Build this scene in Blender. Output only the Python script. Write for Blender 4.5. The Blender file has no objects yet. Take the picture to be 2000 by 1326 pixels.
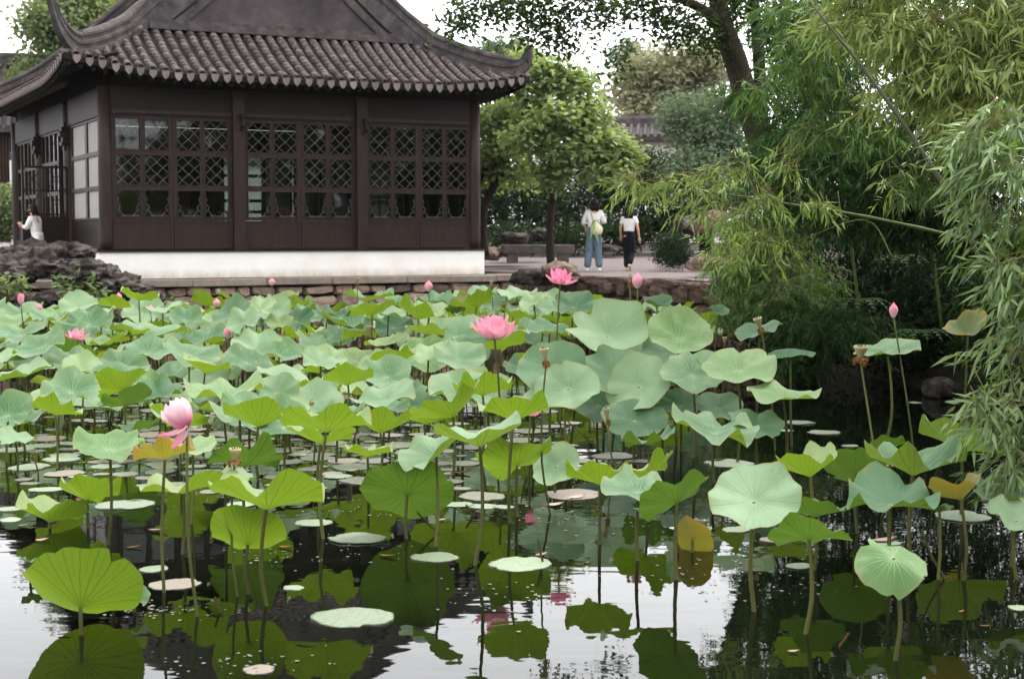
import bpy, bmesh, math, random
import numpy as np
from mathutils import Vector, Matrix, noise
from mathutils.geometry import intersect_point_line

# ------------------------------------------------------------------ camera, world, sun, exposure
scene = bpy.context.scene
COL = scene.collection
H = 2.15                       # camera height above the water
F = 2950.0                     # focal length in photograph pixels (photograph is 2000 wide)
PITCH = math.atan(207 / F)
cam_d = bpy.data.cameras.new('camera')
cam = bpy.data.objects.new('camera', cam_d)
COL.objects.link(cam)
cam.location = (0, 0, H)
cam.rotation_euler = (math.pi / 2 - PITCH, 0, 0)
cam_d.sensor_width = 36.0
cam_d.lens = F / 2000 * 36
cam_d.clip_end = 3000
cam_d.dof.use_dof = True
cam_d.dof.focus_distance = 12.5
cam_d.dof.aperture_fstop = 3.6
scene.camera = cam

SUN_EL, SUN_AZ = math.radians(58), math.radians(48)      # azimuth measured from +Y (away from camera) towards +X
world = bpy.data.worlds.new('World')
scene.world = world
world.use_nodes = True
wn, wl = world.node_tree.nodes, world.node_tree.links
wn.clear()
w_out = wn.new('ShaderNodeOutputWorld')
w_bg = wn.new('ShaderNodeBackground')
w_sky = wn.new('ShaderNodeTexSky')
w_sky.sky_type = 'NISHITA'
w_sky.sun_disc = False
w_sky.sun_elevation = SUN_EL
w_sky.sun_rotation = SUN_AZ
w_sky.dust_density = 1.5
w_sky.air_density = 1.0
w_hsv = wn.new('ShaderNodeHueSaturation')
w_hsv.inputs['Saturation'].default_value = 0.10
wl.new(w_sky.outputs['Color'], w_hsv.inputs['Color'])
w_mix = wn.new('ShaderNodeMixRGB')                   # even overcast veil over the clear sky
w_mix.inputs['Fac'].default_value = 0.6
w_mix.inputs['Color2'].default_value = (5.6, 5.6, 5.75, 1)
wl.new(w_hsv.outputs['Color'], w_mix.inputs['Color1'])
wl.new(w_mix.outputs['Color'], w_bg.inputs['Color'])
w_bg.inputs['Strength'].default_value = 0.15
wl.new(w_bg.outputs['Background'], w_out.inputs['Surface'])

sun_d = bpy.data.lights.new('sun', 'SUN')
sun_d.energy = 1.0
sun_d.angle = math.radians(25)
sun_d.color = (1.0, 0.965, 0.91)
sun = bpy.data.objects.new('sun', sun_d)
COL.objects.link(sun)
sdir = Vector((math.sin(SUN_AZ) * math.cos(SUN_EL), math.cos(SUN_AZ) * math.cos(SUN_EL), math.sin(SUN_EL)))
sun.rotation_euler = (-sdir).to_track_quat('-Z', 'Y').to_euler()
sun.location = (0, 0, 30)

scene.view_settings.view_transform = 'Standard'
scene.view_settings.look = 'None'
scene.view_settings.gamma = 1.0
scene.view_settings.use_curve_mapping = False
scene.view_settings.exposure = 1.95
scene.cycles.max_bounces = 8
scene.cycles.transparent_max_bounces = 12
scene.cycles.use_denoising = True

# ------------------------------------------------------------------ measuring helpers
CP, SP = math.cos(PITCH), math.sin(PITCH)
def ray(px, py):
    x, y = (px - 1000) / F, -(py - 663) / F
    return Vector((x, CP + y * SP, -SP + y * CP))
def at_y(px, py, Y):
    d = ray(px, py); t = Y / d.y
    return Vector((d.x * t, Y, H + d.z * t))
def at_z(px, py, z=0.0):
    d = ray(px, py); t = (z - H) / d.z
    return Vector((d.x * t, d.y * t, z))
def project(p):
    y, z = p[1], p[2] - H
    c = y * CP - z * SP
    return (1000 + F * p[0] / c, 663 - F * (z * CP + y * SP) / c)

# ------------------------------------------------------------------ object helpers
def put(o, label=None, cat=None, group=None, kind=None):
    if label: o['label'] = label
    if cat: o['category'] = cat
    if group: o['group'] = group
    if kind: o['kind'] = kind
    return o
def empty(name, loc, label=None, cat=None, group=None, rz=0.0):
    o = bpy.data.objects.new(name, None)
    o.empty_display_size = 0.1
    o.location = loc
    o.rotation_euler = (0, 0, rz)
    COL.objects.link(o)
    return put(o, label, cat, group)
def link(name, me, mat=None, parent=None, M=None, kind=None):
    o = bpy.data.objects.new(name, me)
    if mat is not None and len(me.materials) == 0:
        me.materials.append(mat)
    COL.objects.link(o)
    if parent is not None: o.parent = parent
    if M is not None: o.matrix_local = M
    if kind: o['kind'] = kind
    return o
def T(x, y, z): return Matrix.Translation((x, y, z))
def R(a, ax): return Matrix.Rotation(math.radians(a), 4, ax)
def S(x, y, z): return Matrix.Diagonal((x, y, z, 1))

class MB:
    """collects shapes and links them as one mesh"""
    def __init__(s): s.v, s.f, s.uv = [], [], []
    def add(s, vs, fs):
        b = len(s.v)
        s.v += [tuple(v) for v in vs]
        s.f += [tuple(b + i for i in f) for f in fs]
    def box(s, c, size, M=None):
        x, y, z = size[0] / 2, size[1] / 2, size[2] / 2
        vs = [Vector((c[0] + i * x, c[1] + j * y, c[2] + k * z)) for i in (-1, 1) for j in (-1, 1) for k in (-1, 1)]
        if M is not None: vs = [M @ v for v in vs]
        s.add(vs, [(0, 1, 3, 2), (4, 6, 7, 5), (0, 4, 5, 1), (2, 3, 7, 6), (0, 2, 6, 4), (1, 5, 7, 3)])
    def tube(s, pts, rad, n=6, cap=True):
        pts = [Vector(p) for p in pts]
        rad = rad if isinstance(rad, (list, tuple)) else [rad] * len(pts)
        b = len(s.v)
        ref = None
        for i, p in enumerate(pts):
            t = (pts[min(i + 1, len(pts) - 1)] - pts[max(i - 1, 0)])
            t = t.normalized() if t.length > 1e-9 else Vector((0, 0, 1))
            if ref is None:
                ref = t.orthogonal().normalized()
            else:
                ref = (ref - t * ref.dot(t))
                ref = ref.normalized() if ref.length > 1e-6 else t.orthogonal().normalized()
            bn = t.cross(ref)
            for k in range(n):
                a = 2 * math.pi * k / n
                s.v.append(tuple(p + (ref * math.cos(a) + bn * math.sin(a)) * rad[i]))
        for i in range(len(pts) - 1):
            for k in range(n):
                k2 = (k + 1) % n
                s.f.append((b + i * n + k, b + i * n + k2, b + (i + 1) * n + k2, b + (i + 1) * n + k))
        if cap:
            s.f.append(tuple(b + k for k in range(n))[::-1])
            s.f.append(tuple(b + (len(pts) - 1) * n + k for k in range(n)))
    def lathe(s, prof, n=16, c=(0, 0, 0)):
        b = len(s.v)
        for r, z in prof:
            for k in range(n):
                a = 2 * math.pi * k / n
                s.v.append((c[0] + r * math.cos(a), c[1] + r * math.sin(a), c[2] + z))
        for i in range(len(prof) - 1):
            for k in range(n):
                k2 = (k + 1) % n
                s.f.append((b + i * n + k, b + i * n + k2, b + (i + 1) * n + k2, b + (i + 1) * n + k))
        s.f.append(tuple(b + k for k in range(n))[::-1])
        s.f.append(tuple(b + (len(prof) - 1) * n + k for k in range(n)))
    def sweep(s, pts, prof, up=Vector((0, 0, 1)), cap=True):
        """prof: (side, up) offsets; up stays as vertical as it can"""
        pts = [Vector(p) for p in pts]
        b, n = len(s.v), len(prof)
        for i, p in enumerate(pts):
            t = (pts[min(i + 1, len(pts) - 1)] - pts[max(i - 1, 0)]).normalized()
            side = t.cross(up).normalized()
            u2 = side.cross(t).normalized()
            for a, c in prof:
                s.v.append(tuple(p + side * a + u2 * c))
        for i in range(len(pts) - 1):
            for k in range(n):
                k2 = (k + 1) % n
                s.f.append((b + i * n + k, b + i * n + k2, b + (i + 1) * n + k2, b + (i + 1) * n + k))
        if cap:
            s.f.append(tuple(b + k for k in range(n))[::-1])
            s.f.append(tuple(b + (len(pts) - 1) * n + k for k in range(n)))
    def mesh(s, name, smooth=False):
        me = bpy.data.meshes.new(name)
        me.from_pydata(s.v, [], s.f)
        if smooth:
            me.polygons.foreach_set('use_smooth', [True] * len(me.polygons))
        me.update()
        return me
    def build(s, name, mat, parent=None, M=None, smooth=False, kind=None):
        return link(name, s.mesh(name, smooth), mat, parent, M, kind)

def spline(pts, n=8):
    """Catmull-Rom through the points"""
    P = [Vector(p) for p in pts]
    P = [P[0] * 2 - P[1]] + P + [P[-1] * 2 - P[-2]]
    out = []
    for i in range(1, len(P) - 2):
        for k in range(n):
            t = k / n
            a, b, c, d = P[i - 1], P[i], P[i + 1], P[i + 2]
            out.append(0.5 * ((2 * b) + (c - a) * t + (2 * a - 5 * b + 4 * c - d) * t * t + (3 * b - a - 3 * c + d) * t ** 3))
    out.append(P[-2])
    return out

# ------------------------------------------------------------------ materials
def srgb(r, g, b):
    f = lambda c: ((c / 255 + 0.055) / 1.055) ** 2.4 if c > 10 else c / 255 / 12.92
    return (f(r), f(g), f(b), 1)
def newmat(name):
    m = bpy.data.materials.new(name)
    m.use_nodes = True
    nt = m.node_tree
    b = nt.nodes['Principled BSDF']
    return m, nt, nt.nodes, nt.links, b
def ramp(ns, stops):
    r = ns.new('ShaderNodeValToRGB')
    e = r.color_ramp.elements
    while len(e) < len(stops): e.new(0.5)
    for i, (p, c) in enumerate(stops):
        e[i].position = p
        e[i].color = c if len(c) == 4 else (*c, 1)
    return r
def mat(name, c1, c2=None, rough=0.7, spec=0.12, scale=6.0, detail=6.0, bump=0.0, bscale=None, rnd=0.0, metal=0.0, stretch=None, coord='Object', c3=None):
    m, nt, ns, ls, b = newmat(name)
    tc = ns.new('ShaderNodeTexCoord')
    src = tc.outputs[coord]
    if stretch:
        mp = ns.new('ShaderNodeMapping'); mp.inputs['Scale'].default_value = stretch
        ls.new(src, mp.inputs['Vector']); src = mp.outputs['Vector']
    nz = ns.new('ShaderNodeTexNoise'); nz.inputs['Scale'].default_value = scale; nz.inputs['Detail'].default_value = detail
    nz.inputs['Roughness'].default_value = 0.65
    ls.new(src, nz.inputs['Vector'])
    c2 = c2 or tuple(c * 0.6 for c in c1)
    st = [(0.3, c2), (0.68, c1)] if c3 is None else [(0.28, c2), (0.5, c1), (0.72, c3)]
    rp = ramp(ns, st)
    ls.new(nz.outputs['Fac'], rp.inputs['Fac'])
    col = rp.outputs['Color']
    if rnd:
        oi = ns.new('ShaderNodeObjectInfo')
        hv = ns.new('ShaderNodeHueSaturation')
        mr = ns.new('ShaderNodeMapRange'); mr.inputs['To Min'].default_value = 1 - rnd; mr.inputs['To Max'].default_value = 1 + rnd
        ls.new(oi.outputs['Random'], mr.inputs['Value']); ls.new(mr.outputs['Result'], hv.inputs['Value'])
        ls.new(col, hv.inputs['Color']); col = hv.outputs['Color']
    ls.new(col, b.inputs['Base Color'])
    b.inputs['Roughness'].default_value = rough
    b.inputs['Specular IOR Level'].default_value = spec
    b.inputs['Metallic'].default_value = metal
    if bump:
        n2 = ns.new('ShaderNodeTexNoise'); n2.inputs['Scale'].default_value = bscale or scale * 4; n2.inputs['Detail'].default_value = 8
        ls.new(src, n2.inputs['Vector'])
        bp = ns.new('ShaderNodeBump'); bp.inputs['Strength'].default_value = bump; bp.inputs['Distance'].default_value = 0.05
        ls.new(n2.outputs['Fac'], bp.inputs['Height']); ls.new(bp.outputs['Normal'], b.inputs['Normal'])
    return m

def foliage_mat(name, dark, light, trans, tfac=0.35, rough=0.55, spec=0.10, hue=0.02, clump=0.7):
    """leaf-by-leaf and clump-by-clump tints, light shining through"""
    m, nt, ns, ls, b = newmat(name)
    ge = ns.new('ShaderNodeNewGeometry')
    tc = ns.new('ShaderNodeTexCoord')
    nz = ns.new('ShaderNodeTexNoise'); nz.inputs['Scale'].default_value = clump; nz.inputs['Detail'].default_value = 3
    ls.new(tc.outputs['Object'], nz.inputs['Vector'])
    ad = ns.new('ShaderNodeMath'); ad.operation = 'ADD'
    ls.new(ge.outputs['Random Per Island'], ad.inputs[0]); ls.new(nz.outputs['Fac'], ad.inputs[1])
    hf = ns.new('ShaderNodeMath'); hf.operation = 'MULTIPLY'; hf.inputs[1].default_value = 0.5
    ls.new(ad.outputs[0], hf.inputs[0])
    rp = ramp(ns, [(0.2, dark), (0.8, light)])
    ls.new(hf.outputs[0], rp.inputs['Fac'])
    ls.new(rp.outputs['Color'], b.inputs['Base Color'])
    b.inputs['Roughness'].default_value = rough
    b.inputs['Specular IOR Level'].default_value = spec
    tr = ns.new('ShaderNodeBsdfTranslucent')
    mx = ns.new('ShaderNodeMixRGB'); mx.blend_type = 'MULTIPLY'; mx.inputs['Fac'].default_value = 0.5
    mx.inputs['Color1'].default_value = (*trans[:3], 1)
    ls.new(rp.outputs['Color'], mx.inputs['Color2'])
    rt = ramp(ns, [(0.2, tuple(c * 0.6 for c in trans[:3])), (0.8, trans[:3])])
    ls.new(hf.outputs[0], rt.inputs['Fac'])
    ls.new(rt.outputs['Color'], tr.inputs['Color'])
    ms = ns.new('ShaderNodeMixShader'); ms.inputs['Fac'].default_value = tfac
    ls.new(b.outputs['BSDF'], ms.inputs[1]); ls.new(tr.outputs['BSDF'], ms.inputs[2])
    ls.new(ms.outputs['Shader'], ns['Material Output'].inputs['Surface'])
    return m

def lotus_mat(name, top_a, top_b, under, trans, tfac=0.42, edge=None):
    """polar UV: u round the leaf, v from hub to rim; waxy top, thin glowing underside, forked veins"""
    m, nt, ns, ls, b = newmat(name)
    tc = ns.new('ShaderNodeTexCoord'); uv = ns.new('ShaderNodeSeparateXYZ'); ls.new(tc.outputs['UV'], uv.inputs[0])
    def M(op, a, bb=None, clamp=False):
        n = ns.new('ShaderNodeMath'); n.operation = op; n.use_clamp = clamp
        for i, q in enumerate((a, bb)):
            if q is None: continue
            if isinstance(q, (int, float)): n.inputs[i].default_value = q
            else: ls.new(q, n.inputs[i])
        return n.outputs[0]
    nz = ns.new('ShaderNodeTexNoise'); nz.inputs['Scale'].default_value = 7; nz.inputs['Detail'].default_value = 6
    ls.new(tc.outputs['Object'], nz.inputs['Vector'])
    wob = M('MULTIPLY', M('SUBTRACT', nz.outputs['Fac'], 0.5), 0.03)
    u = M('ADD', uv.outputs['X'], wob)
    r = uv.outputs['Y']
    def veins(N, lw, rmin):
        d = M('SUBTRACT', 0.5, M('ABSOLUTE', M('SUBTRACT', M('FRACT', M('MULTIPLY', u, N)), 0.5)))
        dist = M('MULTIPLY', M('MULTIPLY', d, r), 6.283 / N)
        k = M('SUBTRACT', 1.0, M('DIVIDE', dist, lw), True)
        if rmin > 0: k = M('MULTIPLY', k, M('GREATER_THAN', r, rmin))
        return k
    v = M('MAXIMUM', veins(20, 0.016, 0.0), M('MULTIPLY', veins(40, 0.010, 0.52), 0.8))
    oi = ns.new('ShaderNodeObjectInfo')
    n2 = ns.new('ShaderNodeTexNoise'); n2.inputs['Scale'].default_value = 3.2; n2.inputs['Detail'].default_value = 8; n2.inputs['Roughness'].default_value = 0.7
    ls.new(tc.outputs['Object'], n2.inputs['Vector'])
    fac = M('ADD', M('ADD', M('MULTIPLY', n2.outputs['Fac'], 0.62), M('MULTIPLY', r, 0.52)), M('MULTIPLY', M('SUBTRACT', oi.outputs['Random'], 0.66), 0.9))  # paler towards the rim: sky sheen put into the leaf colour
    rp = ramp(ns, [(0.15, top_a), (0.75, top_b)])
    ls.new(fac, rp.inputs['Fac'])
    def mix(a, bb, f, mode='MIX'):
        n = ns.new('ShaderNodeMixRGB'); n.blend_type = mode
        for i, q in (('Color1', a), ('Color2', bb)):
            if isinstance(q, tuple): n.inputs[i].default_value = (*q[:3], 1)
            else: ls.new(q, n.inputs[i])
        if isinstance(f, (int, float)): n.inputs['Fac'].default_value = f
        else: ls.new(f, n.inputs['Fac'])
        return n.outputs['Color']
    core = M('MULTIPLY', v, M('MULTIPLY', M('SUBTRACT', 1.15, r, True), 0.8))
    top = mix(rp.outputs['Color'], tuple(min(1, c * 1.35 + 0.02) for c in top_b), core)
    hub = M('LESS_THAN', r, 0.055)
    top = mix(top, (0.42, 0.46, 0.24), hub)
    e1 = edge or tuple(0.5 * (a + c) for a, c in zip(top_b, trans))
    rim = M('MULTIPLY', M('SUBTRACT', r, 0.93, True), 8.0 if edge else 6.0, True)
    if edge:
        rim = M('MULTIPLY', M('ADD', M('SUBTRACT', r, 0.66, True), M('SUBTRACT', M('MULTIPLY', n2.outputs['Fac'], 1.1), 0.58)), 2.4, True)
    top = mix(top, e1, rim)
    # brown flecks and wear
    n3 = ns.new('ShaderNodeTexNoise'); n3.inputs['Scale'].default_value = 26; n3.inputs['Detail'].default_value = 4
    ls.new(tc.outputs['Object'], n3.inputs['Vector'])
    fl = ramp(ns, [(0.70, (0, 0, 0)), (0.76, (1, 1, 1))]); ls.new(n3.outputs['Fac'], fl.inputs['Fac'])
    top = mix(top, (0.20, 0.15, 0.05), M('MULTIPLY', fl.outputs['Color'], 0.6))
    n4 = ns.new('ShaderNodeTexNoise'); n4.inputs['Scale'].default_value = 9; n4.inputs['Detail'].default_value = 5
    ls.new(tc.outputs['Object'], n4.inputs['Vector'])
    wear = M('MULTIPLY', M('SUBTRACT', M('ADD', M('MULTIPLY', M('SUBTRACT', r, 0.80, True), 2.2), M('MULTIPLY', n4.outputs['Fac'], 1.0)), 0.86, True), 7.0, True)
    top = mix(top, (0.30, 0.22, 0.07), M('MULTIPLY', wear, 0.75))
    dust = ramp(ns, [(0.52, (0, 0, 0)), (0.72, (1, 1, 1))]); ls.new(n4.outputs['Fac'], dust.inputs['Fac'])
    top = mix(top, tuple(min(1, c * 1.25 + .03) for c in top_b), M('MULTIPLY', dust.outputs['Color'], 0.35))
    und = mix(under, tuple(c * 0.45 for c in under), M('MULTIPLY', v, 0.8))
    ge = ns.new('ShaderNodeNewGeometry')
    col = mix(top, und, ge.outputs['Backfacing'])
    ls.new(col, b.inputs['Base Color'])
    b.inputs['Roughness'].default_value = 0.55
    b.inputs['Specular IOR Level'].default_value = 0.22
    b.inputs['Sheen Weight'].default_value = 0.12
    b.inputs['Sheen Roughness'].default_value = 0.5
    bp = ns.new('ShaderNodeBump'); bp.inputs['Strength'].default_value = 0.35; bp.inputs['Distance'].default_value = 0.012
    hsum = M('ADD', M('MULTIPLY', v, -0.7), M('MULTIPLY', n2.outputs['Fac'], 1.2))
    ls.new(hsum, bp.inputs['Height']); ls.new(bp.outputs['Normal'], b.inputs['Normal'])
    tr = ns.new('ShaderNodeBsdfTranslucent')
    tcol = mix(trans, tuple(c * 0.40 for c in trans), M('MULTIPLY', v, 0.85))
    if edge: tcol = mix(tcol, tuple(min(1, c * 1.2) for c in edge), rim)
    tcol = mix(tcol, tuple(c * 0.65 for c in trans), M('MULTIPLY', n2.outputs['Fac'], 0.5))
    ls.new(tcol, tr.inputs['Color'])
    ms = ns.new('ShaderNodeMixShader'); ms.inputs['Fac'].default_value = tfac
    ls.new(b.outputs['BSDF'], ms.inputs[1]); ls.new(tr.outputs['BSDF'], ms.inputs[2])
    ls.new(ms.outputs['Shader'], ns['Material Output'].inputs['Surface'])
    return m

def thin_mat(name, ca, cb, trans, tfac=0.35):
    """petal: ca at the foot, cb at the tip (UV y)"""
    m, nt, ns, ls, b = newmat(name)
    tc = ns.new('ShaderNodeTexCoord'); uv = ns.new('ShaderNodeSeparateXYZ'); ls.new(tc.outputs['UV'], uv.inputs[0])
    wv = ns.new('ShaderNodeTexNoise'); wv.inputs['Scale'].default_value = 14
    mp = ns.new('ShaderNodeMapping'); mp.inputs['Scale'].default_value = (3, 0.25, 1)
    ls.new(tc.outputs['UV'], mp.inputs['Vector']); ls.new(mp.outputs['Vector'], wv.inputs['Vector'])
    ad = ns.new('ShaderNodeMath'); ad.operation = 'MULTIPLY_ADD'; ad.inputs[1].default_value = 0.5
    ls.new(wv.outputs['Fac'], ad.inputs[0]); ls.new(uv.outputs['Y'], ad.inputs[2])
    rp = ramp(ns, [(0.35, ca), (1.15, cb)]); rp.color_ramp.elements[1].position = 1.0
    ls.new(ad.outputs[0], rp.inputs['Fac'])
    ls.new(rp.outputs['Color'], b.inputs['Base Color'])
    b.inputs['Roughness'].default_value = 0.5; b.inputs['Specular IOR Level'].default_value = 0.3
    tr = ns.new('ShaderNodeBsdfTranslucent'); ls.new(rp.outputs['Color'], tr.inputs['Color'])
    ms = ns.new('ShaderNodeMixShader'); ms.inputs['Fac'].default_value = tfac
    ls.new(b.outputs['BSDF'], ms.inputs[1]); ls.new(tr.outputs['BSDF'], ms.inputs[2])
    ls.new(ms.outputs['Shader'], ns['Material Output'].inputs['Surface'])
    return m

K_SOLID, K_LEAF = 0.62, 0.62
_mat, _fol = mat, foliage_mat
def mat(name, c1, c2=None, c3=None, **kw):
    k = 1.0 if name in ('white_plaster', 'white_cotton', 'cream_canvas', 'skin') else K_SOLID
    sc = lambda c: tuple(x * k for x in c) if c else None
    return _mat(name, sc(c1), sc(c2) if c2 else sc(tuple(x * .6 for x in c1)), c3=sc(c3), **kw)
M_ = {}
M_['tile'] = mat('roof_tile_clay', (0.115, 0.094, 0.090), (0.040, 0.033, 0.034), rough=0.75, scale=14, rnd=0.45, bump=0.3, bscale=60, c3=(0.31, 0.25, 0.235))
M_['pan'] = mat('roof_pan_clay', (0.030, 0.026, 0.028), (0.014, 0.012, 0.014), rough=0.8, scale=5, bump=0.3)
M_['drip'] = mat('drip_tile_clay', (0.30, 0.24, 0.225), (0.17, 0.135, 0.13), rough=0.7, scale=16, rnd=0.25, bump=0.3)
M_['ridge'] = mat('ridge_clay', (0.100, 0.085, 0.086), (0.040, 0.034, 0.036), rough=0.8, scale=4, bump=0.25, bscale=30, c3=(0.17, 0.145, 0.14), coord='Generated' if False else 'Object')
M_['gable'] = mat('gable_plaster', (0.100, 0.084, 0.086), (0.060, 0.050, 0.053), rough=0.85, scale=1.6, bump=0.15, bscale=40, c3=(0.145, 0.122, 0.117))
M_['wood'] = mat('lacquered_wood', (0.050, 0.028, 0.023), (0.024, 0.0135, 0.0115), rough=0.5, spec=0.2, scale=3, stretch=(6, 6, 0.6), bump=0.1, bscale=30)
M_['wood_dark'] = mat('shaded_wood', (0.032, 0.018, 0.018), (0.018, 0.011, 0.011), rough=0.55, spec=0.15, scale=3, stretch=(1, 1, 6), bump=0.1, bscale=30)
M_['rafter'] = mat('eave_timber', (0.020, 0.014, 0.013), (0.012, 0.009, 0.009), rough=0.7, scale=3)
M_['wire'] = mat('lattice_strip', (0.30, 0.255, 0.24), (0.18, 0.15, 0.14), rough=0.5, scale=9)
M_['plaster'] = mat('white_plaster', (0.82, 0.80, 0.765), (0.70, 0.665, 0.61), rough=0.85, scale=1.3, bump=0.08, bscale=25)
def plinth_mat():
    m = mat('white_plaster', (0.82, 0.80, 0.765), (0.72, 0.69, 0.64), rough=0.85, scale=1.3, bump=0.08, bscale=25); nt = m.node_tree; ns, ls = nt.nodes, nt.links
    b = ns['Principled BSDF']; src = b.inputs['Base Color'].links[0].from_socket
    tc = ns.new('ShaderNodeTexCoord'); sp = ns.new('ShaderNodeSeparateXYZ'); ls.new(tc.outputs['Object'], sp.inputs[0])
    mp = ns.new('ShaderNodeMapping'); mp.inputs['Scale'].default_value = (2.2, 2.2, .9); ls.new(tc.outputs['Object'], mp.inputs['Vector'])
    nz = ns.new('ShaderNodeTexNoise'); nz.inputs['Scale'].default_value = 2.4; nz.inputs['Detail'].default_value = 9; nz.inputs['Roughness'].default_value = .7; ls.new(mp.outputs['Vector'], nz.inputs['Vector'])
    mr = ns.new('ShaderNodeMapRange'); mr.inputs['From Min'].default_value = 1.52; mr.inputs['From Max'].default_value = 1.24; ls.new(sp.outputs['Z'], mr.inputs['Value'])
    mu = ns.new('ShaderNodeMath'); mu.operation = 'MULTIPLY'; ls.new(mr.outputs['Result'], mu.inputs[0]); ls.new(nz.outputs['Fac'], mu.inputs[1])
    rp = ramp(ns, [(0.12, (0, 0, 0)), (0.62, (1, 1, 1))]); ls.new(mu.outputs[0], rp.inputs['Fac'])
    mx = ns.new('ShaderNodeMixRGB'); ls.new(rp.outputs['Color'], mx.inputs['Fac']); ls.new(src, mx.inputs['Color1']); mx.inputs['Color2'].default_value = (.42, .35, .27, 1)
    ls.new(mx.outputs['Color'], b.inputs['Base Color']); return m
M_['plinth'] = plinth_mat()
M_['paper'] = mat('window_paper', (0.56, 0.53, 0.50), (0.46, 0.43, 0.41), rough=0.7, scale=2)
M_['curb'] = mat('curb_granite', (0.48, 0.40, 0.34), (0.30, 0.235, 0.19), rough=0.85, scale=5, bump=0.3, bscale=50, rnd=0.15)
M_['stone'] = mat('rubble_stone', (0.50, 0.345, 0.275), (0.26, 0.17, 0.13), rough=0.9, scale=4, bump=0.6, bscale=18, rnd=0.45, c3=(0.60, 0.47, 0.38))
M_['stone_dark'] = mat('weathered_quay_stone', (0.125, 0.085, 0.065), (0.035, 0.028, 0.022), rough=0.9, scale=5, bump=0.6, bscale=18, rnd=0.4, c3=(0.26, 0.16, 0.115))
M_['mortar'] = mat('mossy_joint', (0.055, 0.05, 0.032), (0.02, 0.02, 0.014), rough=0.95, scale=8, bump=0.4)
M_['rock'] = mat('limestone_dark', (0.050, 0.041, 0.036), (0.006, 0.005, 0.0045), rough=0.9, scale=3.2, detail=10, bump=0.9, bscale=9, c3=(0.22, 0.19, 0.17))
M_['rock_brown'] = mat('rockery_brown', (0.24, 0.16, 0.125), (0.08, 0.055, 0.042), rough=0.9, scale=3, detail=10, bump=0.8, bscale=10, c3=(0.36, 0.28, 0.24))
M_['moss'] = mat('moss', (0.055, 0.07, 0.012), (0.02, 0.03, 0.006), rough=0.95, scale=8, bump=0.6)
M_['path'] = mat('pebble_path', (0.25, 0.205, 0.195), (0.15, 0.12, 0.115), rough=0.9, scale=34, bump=0.5, bscale=60, coord='Object', c3=(0.31, 0.26, 0.245))
M_['bench'] = mat('bench_granite', (0.27, 0.235, 0.215), (0.14, 0.12, 0.11), rough=0.9, scale=6, bump=0.3, bscale=40)
M_['bark'] = mat('bark', (0.075, 0.055, 0.042), (0.025, 0.019, 0.015), rough=0.95, scale=5, stretch=(4, 4, 1), bump=0.8, bscale=14)
M_['bark_pale'] = mat('bark_mossy', (0.105, 0.085, 0.062), (0.035, 0.034, 0.022), rough=0.95, scale=4, stretch=(3, 3, 1), bump=0.8, bscale=14)
M_['culm'] = mat('bamboo_culm', (0.16, 0.21, 0.06), (0.08, 0.12, 0.03), rough=0.5, spec=0.1, scale=4)
M_['culm_grey'] = mat('bamboo_culm_grey', (0.15, 0.15, 0.09), (0.07, 0.075, 0.045), rough=0.5, scale=4)
M_['twig_dark'] = mat('bamboo_twig_dark', (0.05, 0.06, 0.02), (0.02, 0.025, 0.008), rough=0.7, scale=4)
M_['twig'] = mat('bamboo_twig', (0.26, 0.20, 0.07), (0.14, 0.11, 0.04), rough=0.6, scale=4)
M_['stalk'] = mat('lotus_stalk', (0.17, 0.19, 0.055), (0.085, 0.085, 0.028), rough=0.55, scale=5, stretch=(1, 1, 0.5), bump=0.4, bscale=140, rnd=0.3)
M_['stalk_brown'] = mat('dead_lotus_stalk', (0.14, 0.09, 0.035), (0.06, 0.035, 0.015), rough=0.7, scale=5, bump=0.3, bscale=60)
M_['pod'] = mat('seed_pod_skin', (0.52, 0.46, 0.25), (0.36, 0.31, 0.14), rough=0.6, scale=9, bump=0.2, bscale=40)
M_['withered'] = mat('withered_stamen', (0.34, 0.17, 0.055), (0.14, 0.055, 0.02), rough=0.8, scale=12)
M_['stamen'] = mat('yellow_stamen', (0.62, 0.46, 0.12), (0.45, 0.28, 0.06), rough=0.7, scale=20)
M_['petal_pink'] = thin_mat('petal_pink', (0.82, 0.60, 0.62), (0.80, 0.28, 0.40), None)
M_['petal_deep'] = thin_mat('petal_deep_pink', (0.82, 0.62, 0.66), (0.78, 0.26, 0.40), None)
M_['petal_pale'] = thin_mat('petal_pale_pink', (0.80, 0.62, 0.62), (0.76, 0.30, 0.40), None)
M_['petal_spent'] = thin_mat('petal_spent', (0.62, 0.10, 0.24), (0.76, 0.55, 0.57), None)
M_['bud'] = thin_mat('bud_skin', (0.68, 0.45, 0.42), (0.70, 0.20, 0.30), None, 0.2)
M_['petal_fallen'] = mat('fallen_petal', (0.66, 0.50, 0.42), (0.52, 0.30, 0.24), rough=0.5, scale=12, rnd=0.3)
M_['leaf_dead'] = mat('dead_leaf', (0.36, 0.19, 0.05), (0.18, 0.08, 0.02), rough=0.6, scale=12, rnd=0.3)
M_['cloth_white'] = mat('white_cotton', (0.74, 0.73, 0.71), (0.62, 0.61, 0.60), rough=0.9, scale=7, bump=0.3, bscale=12)
M_['cream'] = mat('cream_canvas', (0.66, 0.60, 0.47), (0.55, 0.48, 0.36), rough=0.9, scale=7)
M_['denim'] = mat('blue_denim', (0.205, 0.285, 0.36), (0.12, 0.175, 0.24), rough=0.9, scale=5, bump=0.3, bscale=12)
M_['navy'] = mat('navy_cloth', (0.014, 0.018, 0.028), (0.008, 0.010, 0.016), rough=0.8, scale=5)
M_['skin'] = mat('skin', (0.50, 0.29, 0.20), (0.44, 0.24, 0.16), rough=0.55, scale=5)
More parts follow.
